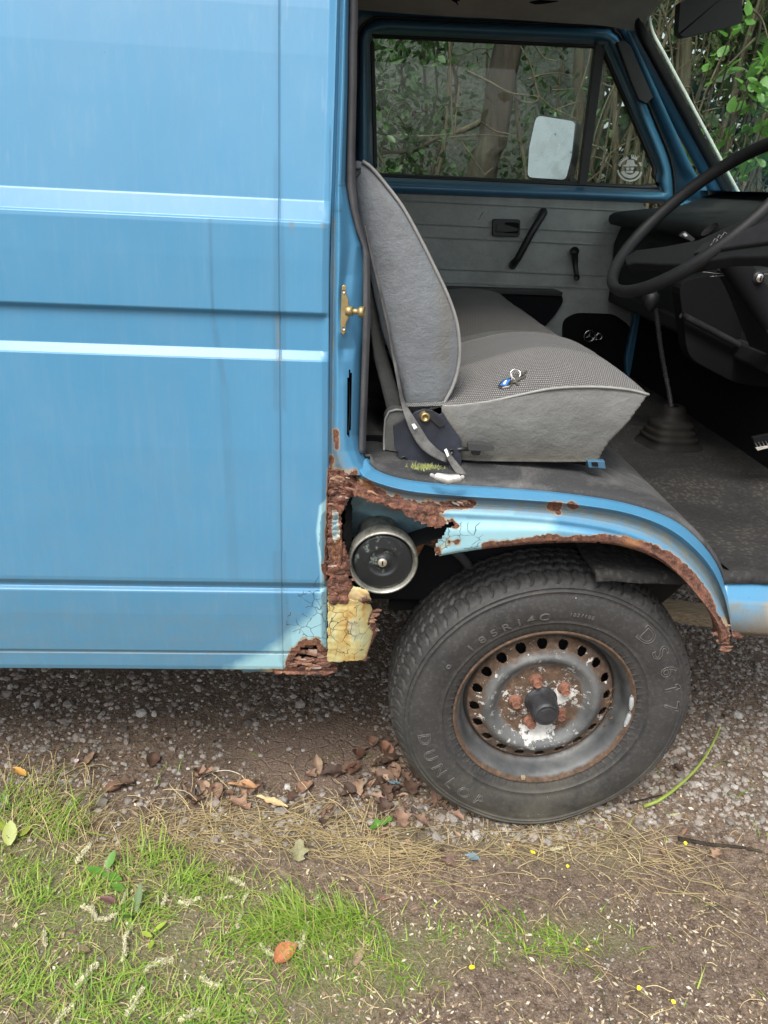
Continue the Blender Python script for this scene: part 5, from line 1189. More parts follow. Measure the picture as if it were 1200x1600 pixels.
mb = MB(); kc = U(1017, 466, .735); G = [[kc+np.array([r_*math.cos(a), r_*math.sin(a), h]) for a in np.linspace(0, 2*math.pi, 21)[:-1]] for r_, h in [(.008, -.03), (.016, -.022), (.021, -.005), (.020, .010), (.012, .018), (.001, .020)]]; mb.grid(G, closed_v=True); mb.build('knob', M['black'], gl)
pd = plate('pedal', rounded([(1176, 684), (1215, 676), (1222, 698), (1182, 703)], 2, 3), .42, .012, M['blackm'], van, .002)
for k in range(7): 
    m = MB(); m.tube([U(1180+k*5.4, 692-k, .415), U(1184+k*5.4, 699-k, .415)], .0012, 5); m.build('pedal_rib', mk, pd)
plate('pedal_edge', [(1181, 700), (1200, 697), (1200, 700), (1184, 704)], .41, .004, simple('pedal_wear', (.40, .38, .34), .5), pd, 0)

# ---------------- keys lying on the driver's seat
K = U(800, 592, .24)
def seat_z(P_):
    s = (P_[1]-.135)/.5; e = 1-abs(2*s-1)**2.6; t = np.interp(P_[0], E[:, 0], np.arange(len(E))/(len(E)-1)); z = np.interp(P_[0], E[:, 0], E[:, 2])
    return z+(.022*e+.018*math.sin(math.pi*min(1, t*1.05))*e)
def onseat(x, y, lift=.001):
    Y = .2
    for _ in range(30):
        p = U(x, y, Y); zz = seat_z(p)+lift; q = UZ(x, y, zz); Y = .5*Y+.5*q[1]
    return q
kk0 = onseat(800, 592)
keys = empty('bunch_of_keys', 'small bunch of keys with blue and silver fob lying on the grey driver seat', 'keys', tuple(kk0))
def kobj(name, mb, mat, **k):
    v = [tuple(np.array(p)-kk0) for p in mb.v]; return obj(name, v, mb.f, mat, keys, **k)
def kplate(name, px, lift, th, mat, bev=.0006):
    P_ = [onseat(x, y, lift) for x, y in px]; n = len(P_); m = MB(); m.add(P_+[p-np.array([0, 0, th]) for p in P_], [tuple(range(n)), tuple(range(2*n-1, n-1, -1))]+[(i, i+n, (i+1) % n+n, (i+1) % n) for i in range(n)])
    o = kobj(name, m, mat, smooth=False); bevel(o, bev, 2); return o
kplate('fob', [(778, 602), (787, 592), (801, 590), (804, 595), (796, 603), (785, 605)], .006, .004, M['chrome'])
fb = simple('fob_blue', (.05, .16, .45), .3, coat=.5)
kplate('fob_enamel', [(781, 601), (788, 593), (798, 592.5), (791, 602)], .0068, .0008, fb, .0001)
kplate('fob_stripe', [(786, 599.5), (790, 594), (792, 594), (789, 600)], .0074, .0006, M['white'], .0001)
m = MB(); c_ = onseat(805, 585, .010)
m.tube([c_+np.array([.009*math.cos(a), .004*math.sin(a), .009*math.sin(a)]) for a in np.linspace(0, 2*math.pi, 20)], .0009, 6, False); m.tube([c_+np.array([.002+.009*math.cos(a), .003+.006*math.sin(a), .008*math.sin(a)]) for a in np.linspace(0, 2*math.pi, 20)], .0009, 6, False); kobj('key_ring', m, M['chrome'])
ks = simple('key_steel', (.20, .19, .17), .4, .7)
for (a, b) in (((806, 590), (824, 579)), ((807, 592), (822, 587)), ((804, 594), (811, 601))):
    p, q = onseat(*a, .005), onseat(*b, .004); d = (q-p); d /= np.linalg.norm(d); s_ = np.cross(d, [0, 0, 1]); m = MB()
    out = [(-.002, -.006), (.006, -.007), (.009, -.003), (.024, -.003), (.026, 0), (.024, .0015), (.020, .003), (.009, .003), (.006, .007), (-.002, .006)]; sc_ = np.linalg.norm(q-p)/.026
    P_ = [p+d*u*sc_+s_*v*.8 for u, v in out]; n = len(P_); m.add(P_+[x-np.array([0, 0, .0022]) for x in P_], [tuple(range(n)), tuple(range(2*n-1, n-1, -1))]+[(i, i+n, (i+1) % n+n, (i+1) % n) for i in range(n)]); kobj('key', m, ks, smooth=False)
# moss tuft on the step
mb = MB(); rr = random.Random(2); c_ = UZ(664, 731, .852)
for k in range(260):
    p = c_+np.array([rr.gauss(0, .014), rr.gauss(0, .006), 0]); d = np.array([rr.uniform(-.006, .006), rr.uniform(-.005, .005), rr.uniform(.002, .008)]); s_ = np.array([.0007, 0, 0])
    mb.add([p-s_, p+s_, p+d], [(0, 1, 2)])
ms = mb.build('moss_tuft', simple('moss', (.20, .22, .07), .9, var=.4), None, False); tag(ms, 'small tuft of yellow green moss on the black step beside the seat bracket', 'moss')
# ================================================================ BEYOND THE VAN
def m_leaf(name, a, b, tr=.35, rough=.4):
    t = NT(name); t.t.nodes.remove(t.bs)
    oi = t.n('ShaderNodeObjectInfo', None, 5) if False else None
    n1 = t.noise(9, 2); n2 = t.noise(60, 3)
    c = t.mix(t.rng(n1, .35, .65), a, b); c = t.mix(t.rng(n2, .4, .7, 0, .35), c, tuple(x*.6 for x in a))
    bs = t.t.nodes.new('ShaderNodeBsdfPrincipled'); t.put(bs.inputs['Base Color'], c); bs.inputs['Roughness'].default_value = rough
    tl = t.n('ShaderNodeBsdfTranslucent', {'Color': c}); mx = t.n('ShaderNodeMixShader', {0: tr, 1: bs.outputs[0], 2: tl}); t.t.links.new(mx, t.out.inputs[0]); return t.m
L_dark = m_leaf('ivy_leaf', (.035, .085, .028), (.075, .15, .045), .3)
L_mid = m_leaf('hedge_leaf', (.07, .14, .035), (.15, .23, .06), .35)
L_bright = m_leaf('bright_leaf', (.11, .27, .045), (.20, .40, .08), .4)
L_olive = m_leaf('olive_leaf', (.13, .15, .06), (.24, .24, .11), .35)
def m_bark(name, a, b, sc=1.0):
    t = NT(name); n = t.noise(16*sc, 8, .75, co=t.mapv((1, 1, .22)), dist=.8); n2 = t.noise(4, 4)
    c = t.mix(t.rng(n, .35, .65), a, b); c = t.mix(t.rng(n2, .5, .7, 0, .5), c, (.12, .15, .09)); return t.fin(c, .9, 0, t.bump(n, 1.0, .02))
BK = m_bark('trunk_bark', (.012, .009, .006), (.050, .035, .024)); TW = m_bark('twig_bark', (.065, .052, .032), (.19, .15, .095), 3); TW2 = m_bark('stem_bark', (.055, .042, .027), (.16, .125, .08), 2)
def m_wallrc():
    t = NT('roughcast'); n = t.noise(55, 8, .7); n2 = t.noise(3, 5)
    c = t.mix(t.rng(n, .35, .65), (.085, .10, .085), (.23, .25, .22)); c = t.mix(t.rng(n2, .4, .7, 0, .5), c, (.10, .13, .085)); return t.fin(c, .95, 0, t.bump(n, .8, .02))
mb = MB(); G = []
for z in np.linspace(-.1, 4.2, 60): G.append([(x, 4.0+.012*nz(x*9, z*9)+.02*nz(x*1.5, z*1.5), z) for x in np.linspace(-4, 1.15, 90)])
mb.grid(G); wl = mb.build('garden_wall', m_wallrc()); solid(wl, .12, -1); tag(wl, 'grey green roughcast wall behind the ivy, seen through the far door window', 'wall')
def leafmb(mb, p, d, n_, L_, W_):
    d = d/np.linalg.norm(d); s = np.cross(d, n_); s /= max(np.linalg.norm(s), 1e-6); n2 = np.cross(s, d)
    v = [p, p+d*L_*.35+s*W_*.5+n2*L_*.05, p+d*L_*.75+s*W_*.38, p+d*L_-n2*L_*.08, p+d*L_*.75-s*W_*.38, p+d*L_*.35-s*W_*.5+n2*L_*.05, p+d*L_*.5-n2*L_*.03]
    mb.add(v, [(0, 1, 6, 5), (1, 2, 6), (2, 3, 6), (3, 4, 6), (4, 5, 6)])
def rdir(r, up_=0.0):
    v = r.normal(0, 1, 3); v[2] += up_; return v/np.linalg.norm(v)
def bush(name, label, cat, lo, hi, n, size, mat, seed, stems=6, smat=None, clump=14, group=None, density=None):
    r = np.random.default_rng(seed); e = empty(name, label, cat, ((lo[0]+hi[0])/2, (lo[1]+hi[1])/2, 0), group)
    loc = np.array(e.location); lo, hi = np.array(lo), np.array(hi); mb = MB()
    cl = [lo+(hi-lo)*r.random(3) for _ in range(clump)]
    k = 0
    while k < n:
        c = cl[r.integers(len(cl))]; s_ = (hi-lo)*.11+.03; base = c+r.normal(0, 1, 3)*s_
        if np.any(base < lo-.1) or np.any(base > hi+.15): k += 1; continue
        d = rdir(r, .2)
        for q in range(r.integers(2, 6)):
            p = base+d*size*q*.9+r.normal(0, size*.35, 3); leafmb(mb, p-loc, rdir(r, -.2)+d*.6, rdir(r, 1.5), size*r.uniform(.6, 1.25), size*r.uniform(.38, .62)); k += 1
    o = mb.build('foliage', mat, e, False); o['kind'] = 'stuff'
    mb = MB()
    for s in range(stems):
        x, y = lo[0]+(hi[0]-lo[0])*r.random(), lo[1]+(hi[1]-lo[1])*r.random(); P_ = [np.array([x, y, 0])]
        top_ = lo[2]+(hi[2]-lo[2])*r.uniform(.7, 1.1); m = 8
        for q in range(m): P_.append(P_[-1]+np.array([r.normal(0, .05), r.normal(0, .05), top_/m]))
        P_ = cr(P_, 30); mb.tube(P_-loc, np.linspace(.014, .004, 30)*r.uniform(.6, 1.5), 6)
        for b in range(4):
            i = r.integers(8, 28); d = rdir(r, .4); Q = [P_[i]]
            for q in range(5): d = d+r.normal(0, .35, 3); d /= np.linalg.norm(d); Q.append(Q[-1]+d*.09)
            mb.tube(cr(Q, 14)-loc, np.linspace(.005, .0015, 14), 5)
    mb.build('stem', smat or TW2, e); return e
bush('ivy_thicket', 'dark green ivy thicket at the left of the far door window', 'shrub', (-.75, 2.6, .3), (.05, 3.4, 3.0), 6500, .058, L_dark, 11, 8, clump=46)
bush('sparse_shrub', 'thin grey green shrub before the roughcast wall, left of the tree trunk', 'shrub', (-.1, 2.9, .5), (.75, 3.6, 3.0), 3000, .05, L_dark, 12, 7, clump=44)
bush('twiggy_shrub', 'olive twiggy shrub right of the tree trunk, seen behind the wing mirror', 'shrub', (.85, 2.7, .5), (1.7, 3.6, 3.0), 2600, .038, L_olive, 13, 22, TW, clump=40)
bush('hanging_shrub', 'brown stemmed shrub with few leaves beyond the windscreen pillar', 'shrub', (1.45, 2.3, .6), (2.3, 3.2, 2.9), 1900, .038, L_mid, 14, 26, TW2, clump=40)
bush('laurel_hedge', 'dense green hedge at the back, right of the roughcast wall', 'hedge', (1.1, 3.9, .2), (5.6, 5.2, 3.6), 20000, .13, L_dark, 15, 24, clump=1400)
bush('side_hedge', 'dark hedge far to the right, ahead of the van', 'hedge', (3.2, 1.0, .1), (4.2, 4.6, 3.4), 8000, .13, L_dark, 16, 8, clump=500)
bush('added_hedge', 'unseen hedge added behind the camera for its dark reflection in the windows', 'hedge', (-9, -9.5, 0), (9, -8.6, 2.0), 2600, .24, L_mid, 17, 10, clump=160)  # out of view, added to darken what the glass and paint reflect
# tree trunk with bark ridges
def trunk(name, label, pts, Y, rad, seed, mat=BK, br=5):
    r = np.random.default_rng(seed); P_ = [U(x, y, Y) for x, y in pts]; base = P_[-1].copy()
    d = (P_[-1]-P_[-2]); P_.append(np.array([P_[-1][0]+d[0]*.6, Y, 0.0])); d = P_[0]-P_[1]; P_.insert(0, P_[0]+d/np.linalg.norm(d)*1.6)
    P_ = cr(P_[::-1], 70); loc = P_[0].copy(); e = empty(name, label, 'tree', tuple(loc)); G = []
    for i, p in enumerate(P_):
        rr_ = rad*(1.25-.55*i/69)
        G.append([p-loc+np.array([math.cos(a), math.sin(a), 0])*rr_*(1+.16*nz(math.cos(a)*2.2, math.sin(a)*2.2, i*.05+seed)+.07*nz(math.cos(a)*7, math.sin(a)*7, i*.12)) for a in np.linspace(0, 2*math.pi, 41)[:-1]])
    mb = MB(); mb.grid(G, closed_v=True); mb.build('trunk', mat, e)
    mb = MB()
    for b in range(br):
        i = r.integers(25, 66); q = [P_[i]]; d = rdir(r, .5)
        for k in range(9): d = d+r.normal(0, .25, 3); d /= np.linalg.norm(d); q.append(q[-1]+d*.16)
        mb.tube(cr(q, 30)-loc, np.linspace(rad*.22, .003, 30), 6)
    mb.build('branch', TW, e)
    mb = MB()
    for k in range(900):
        c = P_[-1]+r.normal(0, .5, 3)*np.array([1, 1, .5]); leafmb(mb, c-loc, rdir(r), rdir(r, 1), .06, .03)
    o = mb.build('crown', L_mid, e, False); o['kind'] = 'stuff'
    return e
trunk('tree', 'thick brown tree trunk in the middle of the far door window', [(797, 62), (785, 120), (775, 190), (768, 235), (752, 290)], 2.9, .072, 3)
trunk('slim_tree', 'slim pale brown trunk rising behind the wing mirror', [(906, 70), (903, 140), (906, 200), (896, 290)], 3.4, .030, 4, TW2)
trunk('slim_tree', 'slim brown trunk close behind the far windscreen pillar', [(1072, 20), (1070, 110), (1062, 200), (1060, 290)], 3.0, .030, 6, TW2)
# pale bare twigs tangled close to the glass
def twig(name, label, pts, Y, r0, cat='branch', mat=TW, par=None, dy=None):
    P_ = cr([tuple(U(x, y, Y+(0 if dy is None else dy[i]))) for i, (x, y) in enumerate(pts)], max(12, len(pts)*7)); loc = P_[0].copy(); mb = MB(); mb.tube(P_-loc, np.linspace(r0, r0*.45, len(P_)), 6)
    o = mb.build(name, mat, par, loc=tuple(loc)); return o if par else tag(o, label, cat)
def twigset(name, label, Y, sets, r0, mat=TW):
    loc = U(*sets[0][0], Y); mb = MB()
    for pts in sets:
        P_ = cr([tuple(U(x, y, Y+.05*nz(x*.03, y*.03, 5))) for x, y in pts], len(pts)*7); mb.tube(P_-loc, np.linspace(r0*.72, r0*.28, len(P_)), 6)
    return tag(mb.build(name, mat, None, loc=tuple(loc)), label, 'branch')
twigset('bare_branch', 'long pale bare branch crossing the tree trunk', 2.35, [[(728, 110), (765, 128), (798, 145), (842, 152), (862, 168), (900, 185)], [(798, 145), (815, 158), (835, 160), (842, 152)], [(842, 152), (828, 100), (812, 70)]], .007)
twigset('bare_branch', 'forked pale branch at the foot of the tree trunk', 2.3, [[(720, 220), (738, 245), (757, 272)], [(757, 274), (770, 262)], [(750, 190), (775, 205), (800, 212), (830, 240)], [(700, 215), (735, 212), (765, 211), (800, 214)]], .0055)
twigset('bare_branch', 'upright pair of thin pale stems left of the tree trunk', 2.5, [[(702, 55), (705, 140), (707, 200), (712, 232)], [(718, 130), (712, 190), (711, 232)], [(652, 213), (680, 212), (705, 209)]], .008)
twigset('bare_branch', 'dark arching briar at the left of the far window', 2.5, [[(617, 168), (625, 185), (637, 194), (650, 180), (672, 170)], [(605, 185), (615, 165), (640, 158)], [(580, 215), (592, 240), (605, 270)]], .006, BK)
twigset('bare_branch', 'pale twigs curling above the wing mirror', 2.5, [[(825, 124), (850, 116), (880, 115), (898, 122)], [(862, 141), (880, 140), (898, 138)], [(865, 174), (885, 165), (905, 158)], [(835, 70), (850, 90), (870, 95)]], .006)
twigset('bare_branch', 'thin stems crossing the small triangular window', 2.45, [[(962, 130), (945, 165), (930, 210), (925, 240)], [(940, 130), (955, 135), (965, 130)], [(922, 225), (940, 232), (955, 245)], [(965, 170), (958, 210), (950, 260), (945, 285)]], .006)
twigset('bare_branch', 'pale broken twigs in the middle of the windscreen', 1.95, [[(1060, 138), (1078, 137), (1085, 160), (1098, 185), (1108, 200), (1120, 215), (1128, 222)], [(1085, 162), (1100, 156), (1110, 150)], [(1098, 175), (1115, 170), (1130, 168)], [(1105, 198), (1118, 212), (1125, 224)], [(1098, 225), (1110, 238), (1128, 238)], [(1062, 142), (1065, 155), (1075, 168)], [(1073, 190), (1088, 177)]], .0042)
twigset('bare_branch', 'brown stems leaning across the top of the windscreen', 2.2, [[(1030, 5), (1040, 30), (1050, 90), (1052, 140)], [(1095, 5), (1088, 60), (1084, 110)], [(1180, 60), (1150, 90), (1120, 120), (1100, 150)], [(1170, 10), (1190, 30), (1200, 60)], [(1130, 160), (1128, 200), (1120, 260)], [(1105, 20), (1060, 20), (1035, 50), (1020, 60)]], .008, TW2)
# leafy shrub close ahead of the windscreen: every large leaf its own part
e = empty('leafy_shrub', 'shrub with fresh oval light green leaves close in front of the windscreen', 'shrub', tuple(np.array([1.35, 2.05, 0])))
el = np.array(e.location); mb = MB(); r = np.random.default_rng(21)
lme = None
def leaf_mesh(L_, W_):
    m = MB()
    xs_ = np.linspace(0, 1, 7)
    for i, t in enumerate(xs_):
        wv = W_*.5*math.sin(math.pi*min(1, t*.93+.07)**.85)**.8 if 0 < t < 1 else .0006
        m.v += [(-wv, L_*t, .10*wv*2-.12*L_*t*t), (0, L_*t, -.12*L_*t*t), (wv, L_*t, .10*wv*2-.12*L_*t*t)]
    for i in range(6):
        a = i*3; m.f += [(a, a+1, a+4, a+3), (a+1, a+2, a+5, a+4)]
    o = m.build('leaf', L_bright, None); me = o.data; bpy.data.objects.remove(o); return me
LM = [leaf_mesh(.052, .034), leaf_mesh(.044, .027), leaf_mesh(.060, .036)]
nl = 0
sprays = [(1100, 118, 4), (1140, 60, 5), (1158, 40, 4), (1180, 112, 9), (1192, 150, 8), (1165, 135, 6), (1150, 175, 6), (1172, 185, 8), (1190, 192, 9), (1130, 215, 6), (1105, 225, 6), (1085, 225, 7), (1075, 240, 5), (1165, 215, 8), (1195, 225, 8), (1150, 270, 8), (1170, 255, 7), (1115, 245, 5), (1185, 265, 8), (1140, 285, 6), (1205, 170, 7), (1210, 250, 8), (1112, 95, 3), (1125, 105, 4), (1196, 95, 6), (1215, 120, 6)]
for sx_, sy_, n_ in sprays:
    c = U(sx_, sy_, r.uniform(1.95, 2.25)); mb.tube(cr([c+np.array([.02, .12, -.25]), c+np.array([0, .05, -.1]), c], 10)-el, np.linspace(.004, .002, 10), 5)
    for k in range(n_):
        o = bpy.data.objects.new('leaf', LM[r.integers(3)]); COL.objects.link(o); o.parent = e; a = r.uniform(0, 6.28)
        p = c+r.normal(0, .022, 3); o.location = tuple(p-el); o.rotation_euler = (r.uniform(.3, 1.4), r.uniform(-.7, .7), a); s_ = r.uniform(.75, 1.2); o.scale = (s_, s_, s_); nl += 1
for k in range(10):
    c = np.array([el[0]+r.uniform(-.3, .4), el[1]+r.uniform(-.1, .3), 0]); q = [c]
    for i in range(8): q.append(q[-1]+np.array([r.normal(0, .03), r.normal(0, .03), .21]))
    mb.tube(cr(q, 26)-el, np.linspace(.009, .003, 26), 6)
mb.build('stem', TW, e)

# ================================================================ GROUND
def gz(x, y): return .008*nz(x*1.7, y*1.7, 1)+.005*nz(x*6, y*6, 2)+.0025*nz(x*19, y*19, 3)-.004
def m_ground():
    t = NT('soil')
    n1 = t.noise(9, 10, .75); n2 = t.noise(60, 10, .78); n3 = t.noise(2.2, 5); v = t.vor(150)
    c = t.ramp(n2, [(.28, (.035, .023, .016)), (.42, (.115, .077, .052)), (.55, (.24, .172, .122)), (.72, (.43, .34, .26))])
    c = t.mix(t.rng(n3, .45, .65, 0, .45), c, (.085, .062, .048))
    c = t.mix(t.ma('MULTIPLY', t.attr('mud'), .65), c, (.215, .150, .115))
    c = t.mix(t.ma('MULTIPLY', t.attr('green'), t.rng(n1, .38, .62, .25, .95)), c, (.19, .20, .08))
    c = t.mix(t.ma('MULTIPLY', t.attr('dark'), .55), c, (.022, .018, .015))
    n4 = t.noise(260, 8, .8); c = t.mix(t.rng(n4, .54, .66, 0, .7), c, (.36, .29, .215)); c = t.mix(t.rng(n4, .46, .36, 0, .75), c, (.035, .023, .016))
    c = t.mix(t.rng(v, .28, .12, 0, .5), c, (.34, .30, .26))
    h = t.ma('ADD', t.ma('MULTIPLY', t.ma('ADD', n2, t.ma('MULTIPLY', n4, .6)), 1.3), t.ma('MULTIPLY', v, -.5)); cv = t.rng(t.vor(22, feature='DISTANCE_TO_EDGE', co=t.n('ShaderNodeVectorMath', {0: t.obj(), 1: t.n('ShaderNodeVectorMath', {0: t.n('ShaderNodeTexNoise', {'Vector': t.obj(), 'Scale': 14.0}, 1), 'Scale': .06}, operation='SCALE')}, operation='ADD')), .05, .0)
    h = t.ma('SUBTRACT', h, t.ma('MULTIPLY', t.ma('MULTIPLY', cv, t.attr('mud')), .7))
    return t.fin(c, .95, 0, t.bump(h, .9, .008))
gx = np.concatenate([-np.geomspace(60, 1.7, 16), np.arange(-1.65, 1.5, .0125), np.geomspace(1.6, 60, 16)])
gy = np.concatenate([-np.geomspace(60, .75, 16), np.arange(-.70, 1.9, .0125), np.geomspace(2.0, 60, 18)])
V = np.array([(x, y, gz(x, y) if abs(x) < 3 and abs(y) < 4 else -.004) for y in gy for x in gx]); P = PX(V)
dz_ = (V-CC) @ CF; P[dz_ < .1] = 1e5
fs = [(j*len(gx)+i, j*len(gx)+i+1, (j+1)*len(gx)+i+1, (j+1)*len(gx)+i) for j in range(len(gy)-1) for i in range(len(gx)-1)]
MUD = [(360, 1175), (420, 1140), (520, 1120), (600, 1130), (600, 1170), (560, 1220), (520, 1240), (450, 1225), (390, 1205)]
jt = np.array([nz(a*3, b*3, 9)*22+nz(a*12, b*12, 4)*10 for a, b in V[:, :2]])
mud = soft(sdf_v(P, MUD)+jt*.8, 14)
GREEN = [(-400, 1290), (60, 1300), (160, 1330), (300, 1340), (420, 1380), (520, 1420), (640, 1440), (960, 1440), (980, 1480), (760, 1500), (640, 1540), (560, 1640), (540, 2400), (-900, 2400)]
green = np.maximum(soft(sdf_v(P, GREEN)+jt*1.1, 25), .35*soft(sdf_v(P, [(150, 1260), (1000, 1290), (1000, 1350), (150, 1340)])+jt, 20))
van_shade = soft(sdf_v(P, [(-300, 1050), (600, 1050), (620, 1200), (560, 1120), (300, 1130), (60, 1130), (-300, 1140)])+jt, 30)*.5  # soft shadow of the van painted into the soil colour as a dark strip
gr_ = obj('ground', V, fs, m_ground(), attrs=dict(mud=mud, green=green, dark=van_shade)); gr_['kind'] = 'structure'; gr_['label'] = 'brown trodden earth and gravel under and beside the van'

# ---- stones
def stone_mesh(seed, name='pebble'):
    r = np.random.default_rng(seed); bm = bmesh.new(); bmesh.ops.create_icosphere(bm, subdivisions=1, radius=.5)
    sc_ = np.array([1, r.uniform(.55, .95), r.uniform(.35, .62)])
    for v in bm.verts: v.co = Vector(tuple(np.array(v.co)*sc_*r.uniform(.72, 1.15)))
    me = bpy.data.meshes.new(name); bm.to_mesh(me); bm.free(); return me
def m_stone(name, a, b, obj_rand=False):
    t = NT(name); n = t.noise(120, 6, .7)
    if obj_rand: k = t.n('ShaderNodeObjectInfo', None, 5)
    else: k = t.attr('tone')
    c = t.ramp(k, [(0, (.075, .064, .057)), (.35, (.19, .17, .15)), (.55, (.29, .27, .245)), (.72, (.25, .205, .175)), (.88, (.36, .35, .33)), (1, (.48, .47, .44))])
    c = t.mix(t.rng(n, .4, .7, 0, .45), c, (.14, .11, .085)); return t.fin(c, .85, 0, t.bump(n, .6, .002))
MS = m_stone('gravel_stone', 0, 0); MSo = m_stone('pebble_stone', 0, 0, True)
protos = [stone_mesh(100+k) for k in range(14)]
pv = [np.array([v.co[:] for v in m.vertices]) for m in protos]; pf = [[tuple(p.vertices) for p in m.polygons] for m in protos]
for m in protos: m.materials.append(MSo)
r = np.random.default_rng(31)
def inpx(x, y):
    return PX(np.array([x, y, 0.0]))
GR_HI = [(960, 900), (1300, 900), (1300, 1300), (1100, 1290), (980, 1290), (900, 1310), (700, 1300), (600, 1260), (600, 1100), (960, 1100)]
GR_MID = [(-200, 1040), (620, 1040), (620, 1310), (-200, 1310)]
N = 64000; X = r.uniform(-1.6, 1.5, N); Yg = r.uniform(-.62, 1.75, N); Pg = PX(np.stack([X, Yg, np.zeros(N)], -1))
jt = np.array([nz(a*3, b*3, 19)*22+nz(a*9, b*9, 14)*14 for a, b in zip(X, Yg)])
hi = soft(sdf_v(Pg, GR_HI)+jt, 18); mid = soft(sdf_v(Pg, GR_MID)+jt, 18); mudp = soft(sdf_v(Pg, MUD)+jt*.5, 12)
under = (Yg > .45).astype(float)
dn = np.clip(.16+.95*hi+.34*mid*(1+.5*np.sin(X*9))+under*np.where(X < -.3, .10, .5), 0, 1)*(1-.93*mudp); dn = np.where(Pg[:, 1] > 1330, .55*np.clip(.75+1.2*np.array([nz(a*5, b*5, 77) for a, b in zip(X, Yg)]), .2, 1), dn)
keep = r.random(N) < dn; X, Yg, Pg, hi = X[keep], Yg[keep], Pg[keep], hi[keep]
sz = np.clip(r.lognormal(math.log(.0098), .46, len(X)), .004, .034); sz = np.where(Pg[:, 1] > 1320, np.clip(sz*.42, .002, .008), sz)
vis = (Pg[:, 0] > -20) & (Pg[:, 0] < 1220) & (Pg[:, 1] < 1610) & (Yg < 1.3)
order = np.argsort(-sz*vis); big = set(order[:230].tolist())
vv = []; ff = []; tone = []; nb = 0
for i in range(len(X)):
    z = gz(X[i], Yg[i])+sz[i]*.10
    if i in big:
        o = bpy.data.objects.new('pebble', protos[i % 14]); COL.objects.link(o); s_ = sz[i]*1.05; o.scale = (s_, s_, s_); o.location = (X[i], Yg[i], z); o.rotation_euler = (r.uniform(-.4, .4), r.uniform(-.4, .4), r.uniform(0, 6.28))
        if Yg[i] > .30 and X[i] < .1: lb, gp = 'grey broken stone lying in the shade under the van', 'stones in the shade under the van'
        elif X[i] > .05: lb, gp = 'pale grey angular gravel stone to the right of the front tyre', 'gravel stones right of the tyre'
        else: lb, gp = 'pale brown stone lying on the bare earth beside the van', 'stones on the earth beside the van'
        tag(o, lb, 'stone', gp); continue
    k = i % 14; a = r.uniform(0, 6.28); c, s = math.cos(a), math.sin(a); q = pv[k]*sz[i]; q = np.stack([q[:, 0]*c-q[:, 1]*s+X[i], q[:, 0]*s+q[:, 1]*c+Yg[i], q[:, 2]+z], -1)
    b = len(vv); vv += [tuple(p) for p in q]; ff += [tuple(b+m for m in f) for f in pf[k]]; tone += [r.beta(2, 2.2)]*len(q)
gv = obj('gravel', vv, ff, MS, None, False, attrs=dict(tone=np.array(tone))); tag(gv, 'loose grey gravel and grit over the earth', 'gravel', kind='stuff')

# ---- grass
def m_grass(name, a, b, tr=.35):
    t = NT(name); t.t.nodes.remove(t.bs); k = t.attr('tone'); c = t.ramp(k, [(0, (.40, .33, .16)), (.13, (.33, .30, .12)), (.2, a), (.6, tuple(.5*x+.5*y for x, y in zip(a, b))), (1, b)])
    bs = t.t.nodes.new('ShaderNodeBsdfPrincipled'); t.put(bs.inputs['Base Color'], c); bs.inputs['Roughness'].default_value = .5
    tl = t.n('ShaderNodeBsdfTranslucent', {'Color': c}); mx = t.n('ShaderNodeMixShader', {0: tr, 1: bs.outputs[0], 2: tl}); t.t.links.new(mx, t.out.inputs[0]); return t.m
def blade(v, f, tn, x, y, h, wd, a, lean, tone, z0=None, curl=1.0):
    z = gz(x, y)-.002 if z0 is None else z0; dx, dy = math.cos(a), math.sin(a); px_, py_ = -dy*wd, dx*wd; b = len(v)
    for t in (0, .4, .75, 1):
        l = lean*h*t**1.7*curl; hh = h*(t-.35*lean*t*t); k = 1-t**1.5
        if t < 1: v += [(x+dx*l-px_*k, y+dy*l-py_*k, z+hh), (x+dx*l+px_*k, y+dy*l+py_*k, z+hh)]
        else: v.append((x+dx*l, y+dy*l, z+hh))
    f += [(b, b+1, b+3, b+2), (b+2, b+3, b+5, b+4), (b+4, b+5, b+6)]; tn += [tone]*7
GZ1 = [(-300, 1335), (80, 1330), (150, 1355), (260, 1345), (330, 1360), (430, 1385), (520, 1400), (600, 1420), (640, 1450), (560, 1500), (540, 1560), (500, 1660), (-400, 1700)]
GZ2 = [(560, 1440), (700, 1425), (960, 1450), (980, 1490), (800, 1500), (700, 1530), (640, 1570), (560, 1600)]
GZ3 = [(-100, 1180), (60, 1230), (120, 1260), (120, 1340), (-100, 1340)]
N = 90000; X = r.uniform(-1.35, .75, N); Yg = r.uniform(-.62, .35, N); Pg = PX(np.stack([X, Yg, np.zeros(N)], -1))
jt = np.array([nz(a*4, b*4, 29)*30+nz(a*13, b*13, 24)*26 for a, b in zip(X, Yg)]); pt = np.array([nz(a*7, b*7, 61)+.6*nz(a*21, b*21, 62) for a, b in zip(X, Yg)])
d1 = soft(sdf_v(Pg, GZ1)+jt, 22); d2 = soft(sdf_v(Pg, GZ2)+jt*1.5, 18); d3 = soft(sdf_v(Pg, GZ3)+jt, 20)
dn = np.clip(d1*np.clip(.36+1.1*pt, .04, 1)+d2*np.clip(.12+.9*pt, 0, .6)+d3*.18+.006, 0, 1)
bare = soft(np.hypot((Pg[:, 0]-330), (Pg[:, 1]-1480)*1.4)-70+jt, 25); dn *= (1-.6*bare)
keep = r.random(N) < dn*.62; X, Yg, Pg = X[keep], Yg[keep], Pg[keep]
v, f, tn = [], [], []
for x, y in zip(X, Yg):
    h = r.uniform(.008, .034)*(1.2 if nz(x*5, y*5, 8) > .1 else .8); blade(v, f, tn, x, y, h, r.uniform(.0007, .0016), r.uniform(0, 6.28), r.uniform(.5, 2.0), r.random())
